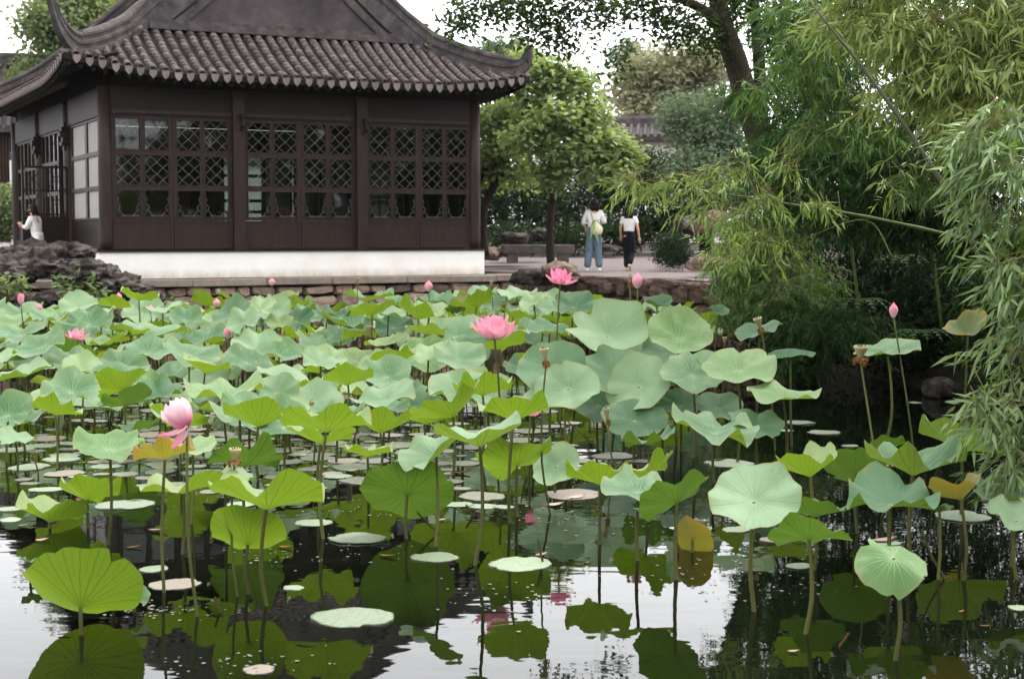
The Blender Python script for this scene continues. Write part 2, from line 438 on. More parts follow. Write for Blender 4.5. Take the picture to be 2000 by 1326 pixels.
M_['hair'] = mat('dark_hair', (0.022, 0.014, 0.011), (0.012, 0.008, 0.007), rough=0.45, scale=12, stretch=(8, 8, 1))
M_['soil'] = mat('damp_soil', (0.050, 0.040, 0.028), (0.020, 0.018, 0.012), rough=0.95, scale=2.0, detail=9, bump=0.6, bscale=8, c3=(0.075, 0.075, 0.035))
M_['furniture'] = mat('rosewood', (0.14, 0.062, 0.032), (0.07, 0.03, 0.018), rough=0.4, scale=3, stretch=(1, 1, 5))
M_['screen'] = mat('painted_screen', (0.20, 0.22, 0.21), (0.11, 0.125, 0.12), rough=0.8, scale=2)
M_['floor_in'] = mat('floor_brick', (0.12, 0.11, 0.105), (0.07, 0.065, 0.06), rough=0.6, scale=3)
M_['pot'] = mat('dark_metal', (0.02, 0.018, 0.018), (0.012, 0.011, 0.011), rough=0.45, scale=5)

# lotus leaf skins
M_['lotus_blue'] = lotus_mat('lotus_leaf_glaucous', (0.060, 0.155, 0.060), (0.245, 0.368, 0.205), (0.085, 0.125, 0.022), (0.150, 0.240, 0.018))
M_['lotus_pale'] = lotus_mat('lotus_leaf_pale', (0.105, 0.220, 0.068), (0.290, 0.405, 0.205), (0.10, 0.14, 0.022), (0.190, 0.280, 0.020))
M_['lotus_dark'] = lotus_mat('lotus_leaf_deep', (0.030, 0.102, 0.036), (0.112, 0.215, 0.108), (0.050, 0.090, 0.014), (0.085, 0.165, 0.013))
M_['lotus_yellow'] = lotus_mat('lotus_leaf_young', (0.150, 0.235, 0.080), (0.270, 0.360, 0.150), (0.080, 0.130, 0.014), (0.180, 0.290, 0.012))
M_['lotus_old'] = lotus_mat('lotus_leaf_ageing', (0.09, 0.14, 0.05), (0.16, 0.21, 0.09), (0.15, 0.13, 0.022), (0.22, 0.21, 0.020), edge=(0.27, 0.16, 0.018))
M_['lotus_orange'] = lotus_mat('lotus_leaf_turning', (0.17, 0.19, 0.05), (0.27, 0.26, 0.10), (0.17, 0.15, 0.022), (0.28, 0.25, 0.025), edge=(0.34, 0.17, 0.035))
M_['pad'] = mat('floating_pad', (0.31, 0.40, 0.25), (0.16, 0.22, 0.11), rough=0.42, spec=0.5, scale=6, bump=0.3, bscale=20, rnd=0.22, c3=(0.40, 0.42, 0.33))
M_['pad_pink'] = mat('floating_pad_reddish', (0.40, 0.31, 0.27), (0.25, 0.22, 0.16), rough=0.42, spec=0.5, scale=6, bump=0.3, bscale=20, rnd=0.22)
M_['pad_mat'] = mat('floating_pad_dull', (0.25, 0.26, 0.18), (0.10, 0.13, 0.07), rough=0.38, spec=0.5, scale=5, bump=0.4, bscale=16, rnd=0.35, c3=(0.36, 0.31, 0.26))

# foliage skins
M_['f_maple'] = foliage_mat('foliage_bright', (0.095, 0.160, 0.070), (0.370, 0.450, 0.215), (0.38, 0.48, 0.11), 0.42)
M_['f_camphor'] = foliage_mat('foliage_camphor', (0.075, 0.115, 0.058), (0.230, 0.290, 0.150), (0.30, 0.37, 0.11), 0.45)
M_['f_olive'] = foliage_mat('foliage_olive', (0.15, 0.165, 0.105), (0.36, 0.34, 0.21), (0.36, 0.36, 0.18), 0.45)
M_['f_far'] = foliage_mat('foliage_far', (0.060, 0.095, 0.058), (0.150, 0.205, 0.120), (0.16, 0.22, 0.09), 0.36)
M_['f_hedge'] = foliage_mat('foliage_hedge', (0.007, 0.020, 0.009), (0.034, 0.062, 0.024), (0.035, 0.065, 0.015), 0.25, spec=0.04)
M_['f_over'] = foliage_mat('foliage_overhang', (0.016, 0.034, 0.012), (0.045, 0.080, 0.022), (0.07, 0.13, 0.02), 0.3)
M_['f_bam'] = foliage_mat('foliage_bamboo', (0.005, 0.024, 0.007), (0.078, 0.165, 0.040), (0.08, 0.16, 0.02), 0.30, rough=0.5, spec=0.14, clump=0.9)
M_['f_bam_y'] = foliage_mat('foliage_bamboo_yellow', (0.060, 0.120, 0.026), (0.300, 0.355, 0.110), (0.26, 0.36, 0.04), 0.38, rough=0.45, spec=0.2, clump=0.9)
M_['f_bam_g'] = foliage_mat('foliage_bamboo_grey', (0.012, 0.046, 0.008), (0.240, 0.335, 0.135), (0.18, 0.30, 0.035), 0.32, rough=0.4, spec=0.35, clump=0.9)
M_['f_bam_l'] = foliage_mat('foliage_bamboo_light', (0.040, 0.095, 0.022), (0.270, 0.360, 0.105), (0.24, 0.36, 0.045), 0.38, rough=0.45, spec=0.2, clump=0.9)
M_['f_bam_m'] = foliage_mat('foliage_bamboo_mid', (0.012, 0.046, 0.010), (0.150, 0.245, 0.065), (0.14, 0.25, 0.03), 0.34, rough=0.45, spec=0.15, clump=0.9)
M_['f_bush_shade'] = foliage_mat('foliage_bush_shade', (0.002, 0.008, 0.003), (0.014, 0.034, 0.010), (0.014, 0.035, 0.006), 0.22, spec=0.03)  # leaf colour darkened to carry the shade of the thicket hollow
M_['f_bam_shade'] = foliage_mat('foliage_bamboo_shade', (0.002, 0.010, 0.003), (0.034, 0.080, 0.020), (0.03, 0.07, 0.01), 0.25, spec=0.05)  # darker copy of the bamboo leaf, thicket shade put into its colour
M_['f_peony'] = foliage_mat('foliage_peony', (0.055, 0.095, 0.035), (0.150, 0.200, 0.085), (0.15, 0.21, 0.04), 0.3)

def glass_mat():
    m, nt, ns, ls, b = newmat('window_glass')
    tr = ns.new('ShaderNodeBsdfTransparent'); tr.inputs['Color'].default_value = (0.66, 0.71, 0.69, 1)
    gl = ns.new('ShaderNodeBsdfGlossy'); gl.inputs['Roughness'].default_value = 0.03
    fr = ns.new('ShaderNodeFresnel'); fr.inputs['IOR'].default_value = 1.5
    ms = ns.new('ShaderNodeMixShader')
    ls.new(fr.outputs['Fac'], ms.inputs['Fac']); ls.new(tr.outputs['BSDF'], ms.inputs[1]); ls.new(gl.outputs['BSDF'], ms.inputs[2])
    ls.new(ms.outputs['Shader'], ns['Material Output'].inputs['Surface'])
    return m
M_['glass'] = glass_mat()
def water_mat():
    m, nt, ns, ls, b = newmat('pond_water')
    b.inputs['Base Color'].default_value = (0.0022, 0.0032, 0.0015, 1)
    b.inputs['Roughness'].default_value = 0.015
    b.inputs['IOR'].default_value = 1.31
    b.inputs['Specular IOR Level'].default_value = 0.5
    tc = ns.new('ShaderNodeTexCoord')
    mp = ns.new('ShaderNodeMapping'); mp.inputs['Scale'].default_value = (1.0, 1.6, 1.0)
    ls.new(tc.outputs['Object'], mp.inputs['Vector'])
    n1 = ns.new('ShaderNodeTexNoise'); n1.inputs['Scale'].default_value = 1.3; n1.inputs['Detail'].default_value = 3
    ls.new(mp.outputs['Vector'], n1.inputs['Vector'])
    bp = ns.new('ShaderNodeBump'); bp.inputs['Strength'].default_value = 0.15; bp.inputs['Distance'].default_value = 0.02
    ls.new(n1.outputs['Fac'], bp.inputs['Height']); ls.new(bp.outputs['Normal'], b.inputs['Normal'])
    return m
M_['water'] = water_mat()
# ------------------------------------------------------------------ pavilion frame of reference: u along the pond front, v away from the pond
P0 = at_y(208, 490, 29.5)
UX, UY = 0.894427, 0.447214
PZ = P0.z                                    # top of the white plinth
PAV = Matrix(((UX, -UY, 0, P0.x), (UY, UX, 0, P0.y), (0, 0, 1, 0), (0, 0, 0, 1)))
def PV(u, v, z): return PAV @ Vector((u, v, z))
PAV_I = PAV.inverted()
LAND = 1.235

# ------------------------------------------------------------------ ground, water, path
wa, wb = PV(-6, -0.45, 0), PV(9.0, -0.45, 0)
POND = [(-24, 4.0), (-24, 22.5), (wa.x, wa.y), (wb.x, wb.y), (1.5, 31.0), (2.7, 29.6), (3.8, 27.6), (4.4, 24.0), (5.4, 20.5), (5.9, 17.0),
        (5.0, 13.0), (4.7, 9.0), (5.2, 4.0)]
def pond_sd(x, y):
    """signed distance to the pond outline, positive on land, and whether the nearest bank is walled"""
    inside, best, wall = False, 1e9, False
    n = len(POND)
    for i in range(n):
        ax, ay = POND[i]; bx, by = POND[(i + 1) % n]
        if (ay > y) != (by > y) and x < (bx - ax) * (y - ay) / (by - ay) + ax: inside = not inside
        dx, dy = bx - ax, by - ay
        t = max(0, min(1, ((x - ax) * dx + (y - ay) * dy) / (dx * dx + dy * dy)))
        d = math.hypot(x - ax - t * dx, y - ay - t * dy)
        if d < best: best, wall = d, 1 <= i <= 5
    return (-best if inside else best), wall
def ground_z(x, y):
    d, wall = pond_sd(x, y)
    base = LAND + max(0, y - 36) * 0.028 if x > -3 else LAND
    base = min(base, 2.6)
    if y < 5 and not wall: base = 0.55
    if wall:
        return -0.7 if d < 0.22 else base
    k = max(0, min(1, (d + 0.3) / 1.9)); k = k * k * (3 - 2 * k)
    return -0.7 + (base + 0.7) * k + (noise.noise(Vector((x * 1.1, y * 1.1, 0))) * 0.12 * k if x > 3 else 0)
def axis(lo, hi, step, far):
    a = list(np.arange(lo, hi + 1e-6, step)); g = step
    while a[-1] < far: g *= 1.5; a.append(a[-1] + g)
    g = step
    while a[0] > -far: g *= 1.5; a.insert(0, a[0] - g)
    return a
gx, gy = axis(-16, 10, 0.3, 240), axis(2, 46, 0.3, 240)
gm = MB()
gm.v = [(x, y, ground_z(x, y)) for y in gy for x in gx]
nx = len(gx)
gm.f = [(j * nx + i, j * nx + i + 1, (j + 1) * nx + i + 1, (j + 1) * nx + i) for j in range(len(gy) - 1) for i in range(nx - 1)]
put(gm.build('ground', M_['soil'], smooth=True), 'damp dark soil of the garden and pond banks', kind='structure')

wm = MB(); wm.add([(-40, 2, 0), (12, 2, 0), (12, 44, 0), (-40, 44, 0)], [(0, 1, 2, 3)])
put(wm.build('pond_water', M_['water']), 'dark still pond water mirroring sky and leaves', kind='structure')

pm = MB()
left = [PV(8.3, -0.2, 0), Vector((1.0, 31.6, 0)), Vector((2.2, 30.4, 0)), Vector((3.2, 29.2, 0)), Vector((4.1, 28.0, 0))]
rows = []
NPX, NPY = 30, 46
for j in range(NPY + 1):
    y = 28.2 + j * 0.42
    xa = np.interp(y, [28.2, 29.6, 31.0, 33.3, 36, 41, 48], [3.6, 2.9, 1.75, 0.35, -0.9, -1.6, -1.0])
    xb = np.interp(y, [28.2, 30, 34, 40, 48], [5.4, 5.2, 5.2, 6.0, 7.0])
    for i in range(NPX + 1):
        x = xa + (xb - xa) * i / NPX
        pm.v.append((x, y, ground_z(x, max(y, 28.2)) + 0.03 if pond_sd(x, y)[0] > 0.25 else LAND + 0.03))
for j in range(NPY):
    for i in range(NPX):
        a = j * (NPX + 1) + i
        pm.f.append((a, a + 1, a + NPX + 2, a + NPX + 1))
put(pm.build('garden_path', M_['path'], smooth=True), 'pinkish grey pebble path along the pond', kind='structure')

# ------------------------------------------------------------------ quay walls of single stones
rng = random.Random(7)
def stone_proto(seed, rough=0.12):
    bm = bmesh.new()
    bmesh.ops.create_cube(bm, size=1.0)
    bmesh.ops.subdivide_edges(bm, edges=bm.edges[:], cuts=2, use_grid_fill=True)
    for v in bm.verts:
        p = v.co.copy()
        c = Vector([math.copysign(abs(q) ** 1.0, q) for q in p])
        r = max(abs(p.x), abs(p.y), abs(p.z))
        corner = sum(abs(q) > 0.4 for q in p)
        k = {3: 0.84, 2: 0.94, 1: 1.0}.get(corner, 1)
        v.co = p * k + Vector([noise.noise(p * 1.7 + Vector((seed * 9.1, i * 5.3, 0))) for i in range(3)]) * rough
    me = bpy.data.meshes.new('stone'); bm.to_mesh(me); bm.free()
    return me
def stones_for(m): 
    out = []
    for s in range(7):
        me = stone_proto(s); me.materials.append(m); out.append(me)
    return out
ST, STD = stones_for(M_['stone']), stones_for(M_['stone_dark'])
def masonry(root, a, b, z0, z1, protos, hmin, hmax, lmin, lmax, depth=0.35, name='stone'):
    """courses of single stones along a straight run a-b, faces towards the pond"""
    a, b = Vector(a), Vector(b); d = (b - a); L = d.length; d.normalize()
    n = Vector((d.y, -d.x, 0)); ang = math.atan2(d.y, d.x)
    z = z1
    while z > z0:
        h = rng.uniform(hmin, hmax); s = -rng.uniform(0, lmin)
        while s < L:
            l = rng.uniform(lmin, lmax) * (0.7 + h)
            e = min(s + l, L); s0 = max(s, 0)
            if e - s0 > 0.07:
                hh = h * rng.uniform(0.66, 1.08)
                c = a + d * ((s0 + e) / 2) - n * (depth / 2 - rng.uniform(0.0, 0.06))
                Mx = T(c.x, c.y, z - h / 2) @ Matrix.Rotation(ang + rng.uniform(-.09, .09), 4, 'Z') @ R(rng.uniform(-6, 6), 'Y') @ S(e - s0 - 0.02, depth, hh)
                link(name, rng.choice(protos), None, root, root.matrix_basis.inverted() @ Mx if root.matrix_basis != Matrix() else Mx)
            s += l
        z -= h

quay = empty('quay_wall', (0, 0, 0), 'rubble stone quay wall under the granite curb of the pavilion', 'wall')
a, b = PV(-2.2, -0.45, 0), PV(9.3, -0.45, 0)
masonry(quay, a, b, 0.10, 1.09, ST, 0.13, 0.33, 0.25, 0.85)
bk = MB(); bk.box((3.5, -0.12, 0.45), (11.6, 0.34, 1.28), PAV)
bk.build('joint_filling', M_['mortar'], quay)
# granite curb: long slabs, one for each joint in the photograph
edges = [-2.2, -0.4, 1.55, 3.05, 4.45, 6.1, 8.2, 8.75, 9.35]
for i in range(len(edges) - 1):
    L = edges[i + 1] - edges[i]
    cb = MB(); cb.box((0, 0, 0), (L - 0.012, 0.62, 0.145))
    bm = bmesh.new(); bm.from_mesh(cb.mesh('c')); bmesh.ops.bevel(bm, geom=bm.edges[:], offset=0.014, segments=1, affect='EDGES')
    me = bpy.data.meshes.new('curb_slab'); bm.to_mesh(me); bm.free()
    link('curb_slab', me, M_['curb'], quay, PAV @ T((edges[i] + edges[i + 1]) / 2, -0.26 + rng.uniform(-.012, .012), 1.185 + rng.uniform(-.012, .006)) @ R(rng.uniform(-.25, .25), 'Y'))
gr = MB(); gr.box((3.5, 0.6, 1.23), (11.6, 1.2, 0.06), PAV)
put(gr.build('ledge_ground', M_['soil']), 'strip of ground under the pavilion edge', kind='structure')

quay2 = empty('quay_wall', (0, 0, 0), 'dark weathered stone quay under the path where people walk', 'wall')
pts = [(0.35, 33.0), (1.5, 31.0), (2.7, 29.6), (3.8, 27.6), (4.4, 24.0)]
for i in range(4):
    masonry(quay2, (*pts[i], 0), (*pts[i + 1], 0), 0.0, 1.18, STD, 0.22, 0.42, 0.3, 0.75, 0.5)
    a, b = Vector((*pts[i], 0)), Vector((*pts[i + 1], 0)); d = (b - a).normalized(); n = Vector((d.y, -d.x, 0))
    bk = MB(); c = (a + b) / 2 - n * 0.30
    bk.box((0, 0, 0), ((b - a).length + 0.3, 0.42, 1.3), T(c.x, c.y, 0.40) @ Matrix.Rotation(math.atan2(d.y, d.x), 4, 'Z'))
    bk.build('joint_filling', M_['mortar'], quay2)
    s = 0
    while s < (b - a).length:                      # flat cap stones
        l = rng.uniform(0.45, 1.1); e = min(s + l, (b - a).length)
        c = a + d * ((s + e) / 2) - n * rng.uniform(0.2, 0.3)
        link('cap_stone', rng.choice(STD), None, quay2, T(c.x, c.y, 1.185 + rng.uniform(-.03, .04)) @ Matrix.Rotation(math.atan2(d.y, d.x) + rng.uniform(-.12, .12), 4, 'Z') @ S(max(.2, e - s - 0.02), rng.uniform(.5, .8), rng.uniform(.12, .20)))
        s += l

# ------------------------------------------------------------------ pavilion
pav = empty('pavilion', (0, 0, 0), 'dark timber pavilion with grey tiled upswept roof on a white plinth', 'pavilion')
pav.matrix_world = PAV
U, V = 7.92, 11.0                # wall lengths
OV = 0.9                         # eave overhang
ZE = 5.20                        # roof surface at the eave
GV = 1.0                         # gable plane
def prof(d): return 0.44 * d + 0.07 * d * d
def lift(du, dv):
    return 0.30 * max(0, 1 - du / 2.6) ** 2 * max(0, 1 - dv / 2.6) ** 2
def zskirt(u, v):
    du = min(u + OV, U + OV - u); dv = min(v + OV, V + OV - v)
    return ZE + prof(min(du, dv)) + lift(du, dv)
def zmain(u):
    return ZE + prof(min(u + OV, U + OV - u))

# plinth
pl = MB(); pl.box((U / 2, V / 2 + .0, (1.262 + PZ - .03) / 2), (U + 0.34, V + 0.30, PZ - .03 - 1.262))
pl.build('plinth', M_['plinth'], pav)
sb = MB(); sb.box((U / 2, V / 2, PZ - 0.012), (U + 0.42, V + 0.38, 0.034))
sb.build('sill_beam', M_['wood'], pav)
fl = MB(); fl.box((U / 2, V / 2, PZ + 0.02), (U - 0.3, V - 0.3, 0.03)); fl.build('floor', M_['floor_in'], pav)

# roof: thin curved shell over the skirts and the two main slopes
rf = MB()
def shell(us, vs, zf):
    b = len(rf.v); nu = len(us)
    for v in vs:
        for u in us: rf.v.append((u, v, zf(u, v)))
    k = len(us) * len(vs)
    for v in vs:
        for u in us: rf.v.append((u, v, zf(u, v) - 0.11))
    for j in range(len(vs) - 1):
        for i in range(nu - 1):
            a = b + j * nu + i
            rf.f.append((a, a + 1, a + nu + 1, a + nu)); rf.f.append((a + k, a + k + nu, a + k + nu + 1, a + k + 1))
    for i in range(nu - 1):
        a, e = b + i, b + (len(vs) - 1) * nu + i
        rf.f.append((a, a + k, a + k + 1, a + 1)); rf.f.append((e, e + 1, e + k + 1, e + k))
    for j in range(len(vs) - 1):
        a, e = b + j * nu, b + j * nu + nu - 1
        rf.f.append((a, a + nu, a + nu + k, a + k)); rf.f.append((e, e + k, e + k + nu, e + nu))
us = list(np.linspace(-OV, U + OV, 61))
shell(us, list(np.linspace(-OV, GV, 14)), zskirt)
shell(us, list(np.linspace(GV + .004, V - GV - .004, 16)), lambda u, v: zmain(u) + lift(min(u + OV, U + OV - u), min(v + OV, V + OV - v)))
shell(us, list(np.linspace(V - GV, V + OV, 14)), zskirt)
roof = rf.build('roof', M_['pan'], pav)

# cover tiles: half round, each one an object up to 300, nearest the eye first
def tile_proto(L=0.19, r=0.078):
    m = MB(); n = 7
    for (y, rr, t) in ((0, r, 0.0), (L, r * 0.86, 0.0)):
        for k in range(n):
            a = math.pi * k / (n - 1)
            m.v.append((rr * math.cos(a), y, rr * math.sin(a) * 0.95))
        for k in range(n):
            a = math.pi * k / (n - 1)
            m.v.append((rr * 0.78 * math.cos(a), y, rr * 0.78 * math.sin(a) * 0.95))
    for k in range(n - 1):
        m.f.append((k, k + 1, 2 * n + k + 1, 2 * n + k))
        m.f.append((k, n + k, n + k + 1, k + 1))
        m.f.append((n + k, 3 * n + k, 3 * n + k + 1, n + k + 1))
    return m
TP = tile_proto()
tile_me = TP.mesh('cover_tile', True); tile_me.materials.append(M_['tile'])
PITCHU = 0.2375
NT = int((U + 2 * OV - 0.1) / PITCHU)
spots = []
cols = [-OV + 0.5 * (U + 2 * OV - (NT - 1) * PITCHU) + k * PITCHU for k in range(NT)]
for u in cols:
    du = min(u + OV, U + OV - u)
    dmax = min(OV + GV - 0.05, du + 0.02)
    d = -0.03; k = 0
    while d < dmax:
        v = -OV + d
        sl = (zskirt(u, v + .1) - zskirt(u, v)) / .1
        spots.append((Vector((u + rng.uniform(-.006, .006), v, zskirt(u, max(v, -OV)) + 0.012)), math.atan(sl)))
        d += 0.148; k += 1
spots.sort(key=lambda s: (PV(*s[0]) - Vector((0, 0, H))).length)
def tile_M(p, a): return T(*p) @ Matrix.Rotation(a + rng.uniform(-.02, .05), 4, 'X') @ R(rng.uniform(-3, 3), 'Z')
for p, a in spots[:298]:
    link('cover_tile', tile_me, None, roof, tile_M(p, a))
rest = MB()
for p, a in spots[298:]:
    Mx = tile_M(p, a); rest.add([Mx @ Vector(v) for v in TP.v], TP.f)
# side slopes and the back, as joined rows
def side_rows(sgn):
    nv = int((V + 2 * OV - .1) / PITCHU)
    for k in range(nv):
        v = -OV + 0.12 + k * PITCHU
        dv = min(v + OV, V + OV - v)
        dmax = min(4.7, dv) if (v < GV or v > V - GV) else 4.7
        d = -0.03
        while d < dmax:
            uu = -OV + d
            z = lambda q: ZE + prof(q) + lift(q, dv)
            sl = math.atan((z(max(d, 0) + .1) - z(max(d, 0))) / .1)
            step = 0.149 if d < 1.2 else 0.5
            Mx = T(uu if sgn < 0 else U - uu, v, z(max(d, 0)) + .012) @ R(-90 if sgn < 0 else 90, 'Z') @ Matrix.Rotation(sl, 4, 'X') @ S(1, step / .16, 1)
            rest.add([Mx @ Vector(q) for q in TP.v], TP.f)
            d += step
side_rows(-1); side_rows(1)
rest.build('cover_tiles_upper', M_['tile'], roof, smooth=True, kind='stuff')

# drip tiles at the front eave, pointed shields
dm = MB()
w, h = 0.070, 0.150
out = [(-w, .02), (w, .02), (w, -h * .38), (w * .62, -h * .70), (0, -h), (-w * .62, -h * .70), (-w, -h * .38)]
for yy in (0, 0.022):
    dm.v += [(x, yy, z) for x, z in out]
n = len(out)
dm.f.append(tuple(range(n))); dm.f.append(tuple(range(n, 2 * n))[::-1])
dm.f += [(i, i + n, (i + 1) % n + n, (i + 1) % n) for i in range(n)]
drip_me = dm.mesh('drip_tile'); drip_me.materials.append(M_['drip'])
for u in cols:
    link('drip_tile', drip_me, None, roof, T(u + rng.uniform(-.008, .008), -OV - .045, zskirt(u, -OV) + rng.uniform(-.012, .01)) @ R(rng.uniform(-9, 3), 'X') @ R(rng.uniform(-3, 3), 'Y'))
sd = MB()
for sgn in (-1, 1):
    for k in range(int((V + 2 * OV - .1) / PITCHU)):
        v = -OV + 0.12 + k * PITCHU
        u = -OV - .045 if sgn < 0 else U + OV + .045
        Mx = T(u, v, ZE + lift(0, min(v + OV, V + OV - v))) @ R(-90 if sgn < 0 else 90, 'Z')
        sd.add([Mx @ Vector(q) for q in dm.v], dm.f)
sd.build('side_drip_tiles', M_['drip'], roof, kind='stuff')
# rafters under the front and left eaves
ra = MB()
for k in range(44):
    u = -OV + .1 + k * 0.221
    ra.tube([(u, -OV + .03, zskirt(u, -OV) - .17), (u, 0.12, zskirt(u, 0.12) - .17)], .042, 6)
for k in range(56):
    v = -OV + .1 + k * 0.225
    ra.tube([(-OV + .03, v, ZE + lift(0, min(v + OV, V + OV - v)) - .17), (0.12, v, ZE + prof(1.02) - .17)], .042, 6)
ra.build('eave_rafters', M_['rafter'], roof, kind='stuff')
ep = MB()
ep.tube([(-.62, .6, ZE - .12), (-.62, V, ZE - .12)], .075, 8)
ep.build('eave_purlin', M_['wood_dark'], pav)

# gable wall with its raised bands
gb = MB()
zb = zskirt(U / 2, GV) - 0.05
gpts = []
for k in range(41):
    u = 0.95 + (U - 1.9) * k / 40
    gpts.append((u, zmain(u) + 0.05))
gb.v = [(u, GV - .03, zb) for u, z in gpts] + [(u, GV - .03, max(z, zb + .01)) for u, z in gpts] + [(u, GV + .15, zb) for u, z in gpts] + [(u, GV + .15, max(z, zb + .01)) for u, z in gpts]
for k in range(40):
    gb.f.append((k, k + 1, 41 + k + 1, 41 + k)); gb.f.append((82 + k, 123 + k, 123 + k + 1, 82 + k + 1))
gb.build('gable', M_['gable'], pav)
def zg(u, off): return zmain(u) + off
for sgn in (0, 1):
    for (o1, o2, pr, nm) in ((-0.24, -0.03, 0.10, 'gable_band'), (-0.52, -0.30, 0.055, 'gable_band')):
        bd = MB(); us_ = np.linspace(1.22 + (0.30 if o1 < -.3 else 0), U / 2 + .02, 26)
        for u in us_:
            uu = u if sgn == 0 else U - u
            for (y, o) in ((GV - .032 - pr, o1), (GV - .032 - pr, o2), (GV + .02, o2), (GV + .02, o1)):
                bd.v.append((uu, y, max(zb + .012, zg(u, o))))
        for k in range(25):
            for q in range(4):
                q2 = (q + 1) % 4
                bd.f.append((k * 4 + q, k * 4 + q2, k * 4 + 4 + q2, k * 4 + 4 + q))
        bd.f.append((0, 1, 2, 3)); bd.f.append(tuple(100 + q for q in (3, 2, 1, 0)))
        bd.build(nm, M_['ridge'], pav)
fr_ = MB(); fr_.box((U / 2, GV - .11, zb + .085), (U - 2.2, .2, .13)); fr_.box((U / 2, GV - .08, zb + .19), (U - 2.35, .12, .07))
fr_.build('gable_foot_ridge', M_['ridge'], pav)

# swept ridges: down the verge, along the hip, flaring up at the corner
RP = [(.10, -.04), (.10, .10), (.075, .115), (.075, .19), (.105, .205), (.105, .265), (.08, .28), (.08, .35), (.11, .365), (.11, .415), (.07, .47),
      (-.07, .47), (-.11, .415), (-.11, .365), (-.08, .35), (-.08, .28), (-.105, .265), (-.105, .205), (-.075, .19), (-.075, .115), (-.10, .10), (-.10, -.04)]
def hip(left, tipz, tipout, back=False, flare=1.0):
    P = []
    def add(du, dv, z):
        u = -OV + du if left else U + OV - du
        v = -OV + dv if not back else V + OV - dv
        P.append(Vector((u, v, z)))
    for u_d in np.linspace(4.8, 2.15, 8):
        add(u_d, OV + GV - .02, ZE + prof(u_d))
    for d in (1.72, 1.4, 1.1, 0.85, .62, .42):
        add(d, d, ZE + prof(d) + lift(d, d) - .04)
    add(.27, .27, ZE + prof(.27) + lift(.27, .27) + .00)
    for (o, zz) in ((.10, .13), (-.04, .32), (-.13, .56), (-.19, .82), (-.23, 1.0)):
        add(o - tipout * zz, o - tipout * zz, ZE + .30 + (tipz - ZE - .30) * zz * 1.0)
    return P
def build_hip(left, tipz, tipout, back=False):
    P = spline(hip(left, tipz, tipout, back), 4)
    n = len(P); m = MB()
    nb = len(RP)
    for i, p in enumerate(P):
        t = (P[min(i + 1, n - 1)] - P[max(i - 1, 0)]).normalized()
        th = Vector((t.x, t.y, 0)).normalized() if abs(t.z) < .98 else Vector((t.x + 1e-3, t.y, 0)).normalized()
        side = Vector((th.y, -th.x, 0))
        u2 = side.cross(t).normalized()
        k = i / (n - 1)
        s = 1.0 if k < .70 else max(.14, 1 - (k - .70) / .30 * .80)
        for a, c in RP:
            m.v.append(tuple(p + side * a * max(s, .5) + u2 * c * s))
    for i in range(n - 1):
        for q in range(nb):
            q2 = (q + 1) % nb
            m.f.append((i * nb + q, i * nb + q2, (i + 1) * nb + q2, (i + 1) * nb + q))
    m.f.append(tuple(range(nb))); m.f.append(tuple((n - 1) * nb + q for q in range(nb))[::-1])
    return m.build('hip_ridge', M_['ridge'], pav)
build_hip(True, 6.55, .12); build_hip(False, 6.15, -.20)
build_hip(True, 6.4, .1, True); build_hip(False, 6.4, .1, True)
mr = MB(); mr.box((U / 2, V / 2, zmain(U / 2) + .25), (.3, V - 2 * GV + .3, .6)); mr.build('main_ridge', M_['ridge'], pav)

# columns, beams
ZT = 4.99
def column(u, v, square, h=ZT):
    m = MB()
    if square: m.box((0, 0, (h + PZ) / 2), (.235, .235, h - PZ - .01))
    else:
        m.lathe([(.125, PZ + .005), (.135, PZ + .2), (.135, 3.4), (.125, h)], 16)
    o = m.build('column', M_['wood'], pav, T(u, v, 0), smooth=not square)
    return o
for k in range(4):
    column(k * U / 3, -.03 if k in (1, 2) else 0, k in (1, 2))
for k in (1, 2, 3):
    column(0, k * V / 3, False); column(U, k * V / 3, False)
for k in (1, 2): column(k * U / 3, V, False)
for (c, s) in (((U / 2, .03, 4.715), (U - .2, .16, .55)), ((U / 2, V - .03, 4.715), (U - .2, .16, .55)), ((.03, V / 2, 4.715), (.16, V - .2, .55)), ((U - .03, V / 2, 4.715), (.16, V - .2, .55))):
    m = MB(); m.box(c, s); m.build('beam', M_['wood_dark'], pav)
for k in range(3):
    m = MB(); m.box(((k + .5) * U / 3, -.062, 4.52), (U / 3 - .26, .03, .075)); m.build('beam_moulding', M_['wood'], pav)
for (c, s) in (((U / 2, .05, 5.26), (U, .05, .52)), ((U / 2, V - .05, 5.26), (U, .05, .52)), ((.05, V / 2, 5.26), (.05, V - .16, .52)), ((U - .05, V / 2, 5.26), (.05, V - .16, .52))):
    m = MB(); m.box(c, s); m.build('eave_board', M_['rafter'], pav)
# small carved hooks on the posts
for k in (1, 2):
    m = MB(); m.box((k * U / 3 + .055, -.19, 4.46), (.07, .09, .16)); m.tube([(k * U / 3 + .055, -.23, 4.40), (k * U / 3 + .055, -.25, 4.30), (k * U / 3 + .055, -.20, 4.22)], [.03, .042, .02], 6)
    m.box((k * U / 3 + .055, -.2, 4.24), (.05, .07, .07))
    m.build('post_hook', M_['pot'], pav)
for v in (V / 3, 2 * V / 3):
    m = MB()
    for i, (w_, z) in enumerate(((.20, 4.48), (.30, 4.38), (.36, 4.27), (.24, 4.16), (.30, 4.07), (.2, 3.97))):
        m.box((-.02, v, z), (w_ * 1.1, w_, .085))
    m.build('column_bracket', M_['wood_dark'], pav)

